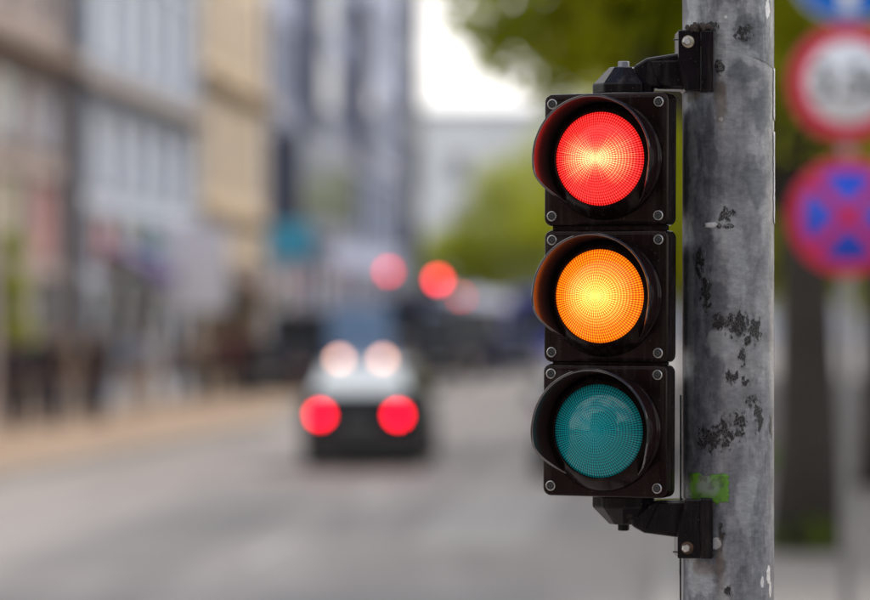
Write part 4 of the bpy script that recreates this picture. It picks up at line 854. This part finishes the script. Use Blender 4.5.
# ================================================================== people on the left pavement
def person(label, px, D, cloth, legs, hair, facing=0, phase=0, h=1.74, skinm=None, bag=None):
    x = X(px, D); P = empty('person', (x, D, .13), facing, label, 'person', 'people on the left pavement'); s_ = h / 1.74
    sk = .24 * math.sin(phase)
    def skel(vs, es, name, m_, root=0, parent=P):
        me = bpy.data.meshes.new(name); me.from_pydata([Vector(v[:3]) * s_ for v in vs], es, []); me.materials.append(m_)
        o = link(name, me, parent); k = o.modifiers.new('skin', 'SKIN'); sd = me.skin_vertices[0].data if me.skin_vertices else None
        if sd is None:
            bm = bmesh.new(); bm.from_mesh(me); bm.verts.layers.skin.verify(); bm.to_mesh(me); bm.free(); sd = me.skin_vertices[0].data
        for i, v in enumerate(vs): sd[i].radius = (v[3] * s_, v[4] * s_ if len(v) > 4 else v[3] * s_); sd[i].use_root = (i == root)
        u = o.modifiers.new('sub', 'SUBSURF'); u.levels = 1; u.render_levels = 1; me.polygons.foreach_set('use_smooth', [True] * len(me.polygons)); k.use_smooth_shade = True; return o
    hip, kne, ank = .92, .49, .09
    kL, kR = sk * .55 + .04, -sk * .55 + .04; aL, aR = sk - .03, -sk - .06
    skinm = skinm or mat('skin', (.45, .27, .20), .6)
    body = [(0, 0, .95, .13, .10), (0, 0, 1.15, .115, .09), (0, 0, 1.36, .15, .10), (0, 0, 1.50, .05, .05), (0, .015, 1.57, .06, .065), (0, .01, 1.64, .075, .095), (0, 0, 1.71, .055, .07),
            (-.19, 0, 1.42, .05), (-.25, -.02 + sk * .3, 1.16, .038), (-.25, .10 + sk * .5, .93, .03), (-.25, .13 + sk * .55, .84, .032, .018), (.19, 0, 1.42, .05), (.25, -.02 - sk * .3, 1.16, .038), (.25, .10 - sk * .5, .93, .03), (.25, .13 - sk * .55, .84, .032, .018),
            (-.09, 0, .88, .085), (-.1, kL, kne, .055), (-.1, aL, ank, .036), (-.1, aL + .12, .04, .035, .03), (.09, 0, .88, .085), (.1, kR, kne, .055), (.1, aR, ank, .036), (.1, aR + .12, .04, .035, .03)]
    es = [(0, 1), (1, 2), (2, 3), (3, 4), (4, 5), (5, 6), (2, 7), (7, 8), (8, 9), (9, 10), (2, 11), (11, 12), (12, 13), (13, 14), (0, 15), (15, 16), (16, 17), (17, 18), (0, 19), (19, 20), (20, 21), (21, 22)]
    skel(body, es, 'body', skinm)
    skel([(0, 0, .90, .155, .125), (0, 0, 1.15, .145, .115), (0, 0, 1.37, .17, .12), (0, 0, 1.46, .08, .075), (-.2, 0, 1.42, .066), (-.255, -.02 + sk * .3, 1.16, .053), (-.25, .09 + sk * .48, .95, .045), (.2, 0, 1.42, .066), (.255, -.02 - sk * .3, 1.16, .053), (.25, .09 - sk * .48, .95, .045)],
         [(0, 1), (1, 2), (2, 3), (2, 4), (4, 5), (5, 6), (2, 7), (7, 8), (8, 9)], 'jacket', cloth)
    skel([(0, 0, .93, .14, .115), (-.09, 0, .86, .10), (-.1, kL, kne, .072), (-.1, aL, ank + .02, .06), (.09, 0, .86, .10), (.1, kR, kne, .072), (.1, aR, ank + .02, .06)], [(0, 1), (1, 2), (2, 3), (0, 4), (4, 5), (5, 6)], 'trousers', legs)
    skel([(0, -.045, 1.60, .06, .05), (0, -.02, 1.70, .082, .085), (0, .01, 1.745, .06, .07)], [(0, 1), (1, 2)], 'hair', hair)
    for sgx, ay in ((-1, aL), (1, aR)): MB().prism([(-.05, 0), (.05, 0), (.045, .08), (-.045, .08)], -.09, .19).build('shoe', M_trim, P, (sgx * .1 * s_, ay * s_, .002), bevel=.02)
    if bag: MB().box(-.06, .06, -.14, .14, -.34, 0).build('shoulder_bag', bag, P, (.33 * s_, 0, 1.0), bevel=.03)
    return P
c_navy = mat('cloth_navy', (.015, .018, .04), .9); c_blk = mat('cloth_black', (.012, .012, .014), .9); c_beige = mat('cloth_beige', (.42, .33, .25), .9); c_blue = mat('cloth_blue', (.20, .27, .38), .9); c_mar = mat('cloth_maroon', (.12, .015, .03), .9); c_gry = mat('cloth_grey', (.14, .14, .15), .9); c_wht = mat('cloth_white', (.55, .54, .55), .9)
h_br = mat('hair_brown', (.05, .03, .015), .8); h_bl = mat('hair_black', (.012, .01, .01), .8); h_bd = mat('hair_blond', (.30, .20, .09), .8)
for a in ((12, 59.5, c_gry, c_navy, h_br, .3, .5, 'person in grey jacket walking at the far left'), (28, 63, c_blk, c_blk, h_bl, 3.3, 1.2, 'person in black facing away from the shop window'), (47, 60, c_navy, c_gry, h_br, 3.0, .3, 'person in navy jacket and grey trousers near the left edge'),
          (70, 64, c_beige, c_beige, h_bd, .2, 1.4, 'person in beige coat between two dark-clothed walkers'), (101, 61.5, c_navy, c_navy, h_bl, 3.1, 1.0, 'person all in navy standing out at the pavement edge'), (134, 67, c_blue, c_beige, h_bd, .1, .9, 'person in light blue top with beige trousers'),
          (152, 70, c_wht, c_beige, h_br, 3.2, .2, 'person in white top with beige trousers'), (176, 73, c_gry, c_gry, h_br, 0, 1.3, 'person all in grey near the white banner'), (196, 75, c_beige, c_blk, h_bd, 3.0, .6, 'person in beige jacket with black trousers under the banner'),
          (222, 77, c_mar, c_navy, h_br, .1, 1.1, 'person in maroon jacket left of the parked red car'), (238, 80, c_mar, c_blk, h_bl, 3.2, .4, 'person in maroon jacket with black trousers'), (95, 60.5, c_blk, c_navy, h_bl, 3.3, .7, 'person in black jacket close beside the one all in navy'), (54, 58.8, c_blk, c_navy, h_bl, .1, 1.2, 'person in black jacket overlapping the navy jacket walker'), (18, 57.6, c_navy, c_blk, h_bl, 3.0, .4, 'person in navy jacket and black trousers at the left picture edge'),
          (208, 76, c_blk, c_blk, h_br, .2, .3, 'person all in black under the right edge of the banner'), (252, 79, c_blk, c_navy, h_bl, 3.1, .8, 'person in black jacket nearest the street by the red car')):
    person(a[7], a[0], a[1], a[2], a[3], a[4], a[5], a[6], h=1.68 + .1 * ((a[0] * 7) % 10) / 10, bag=c_mar if a[0] in (28, 152) else None)
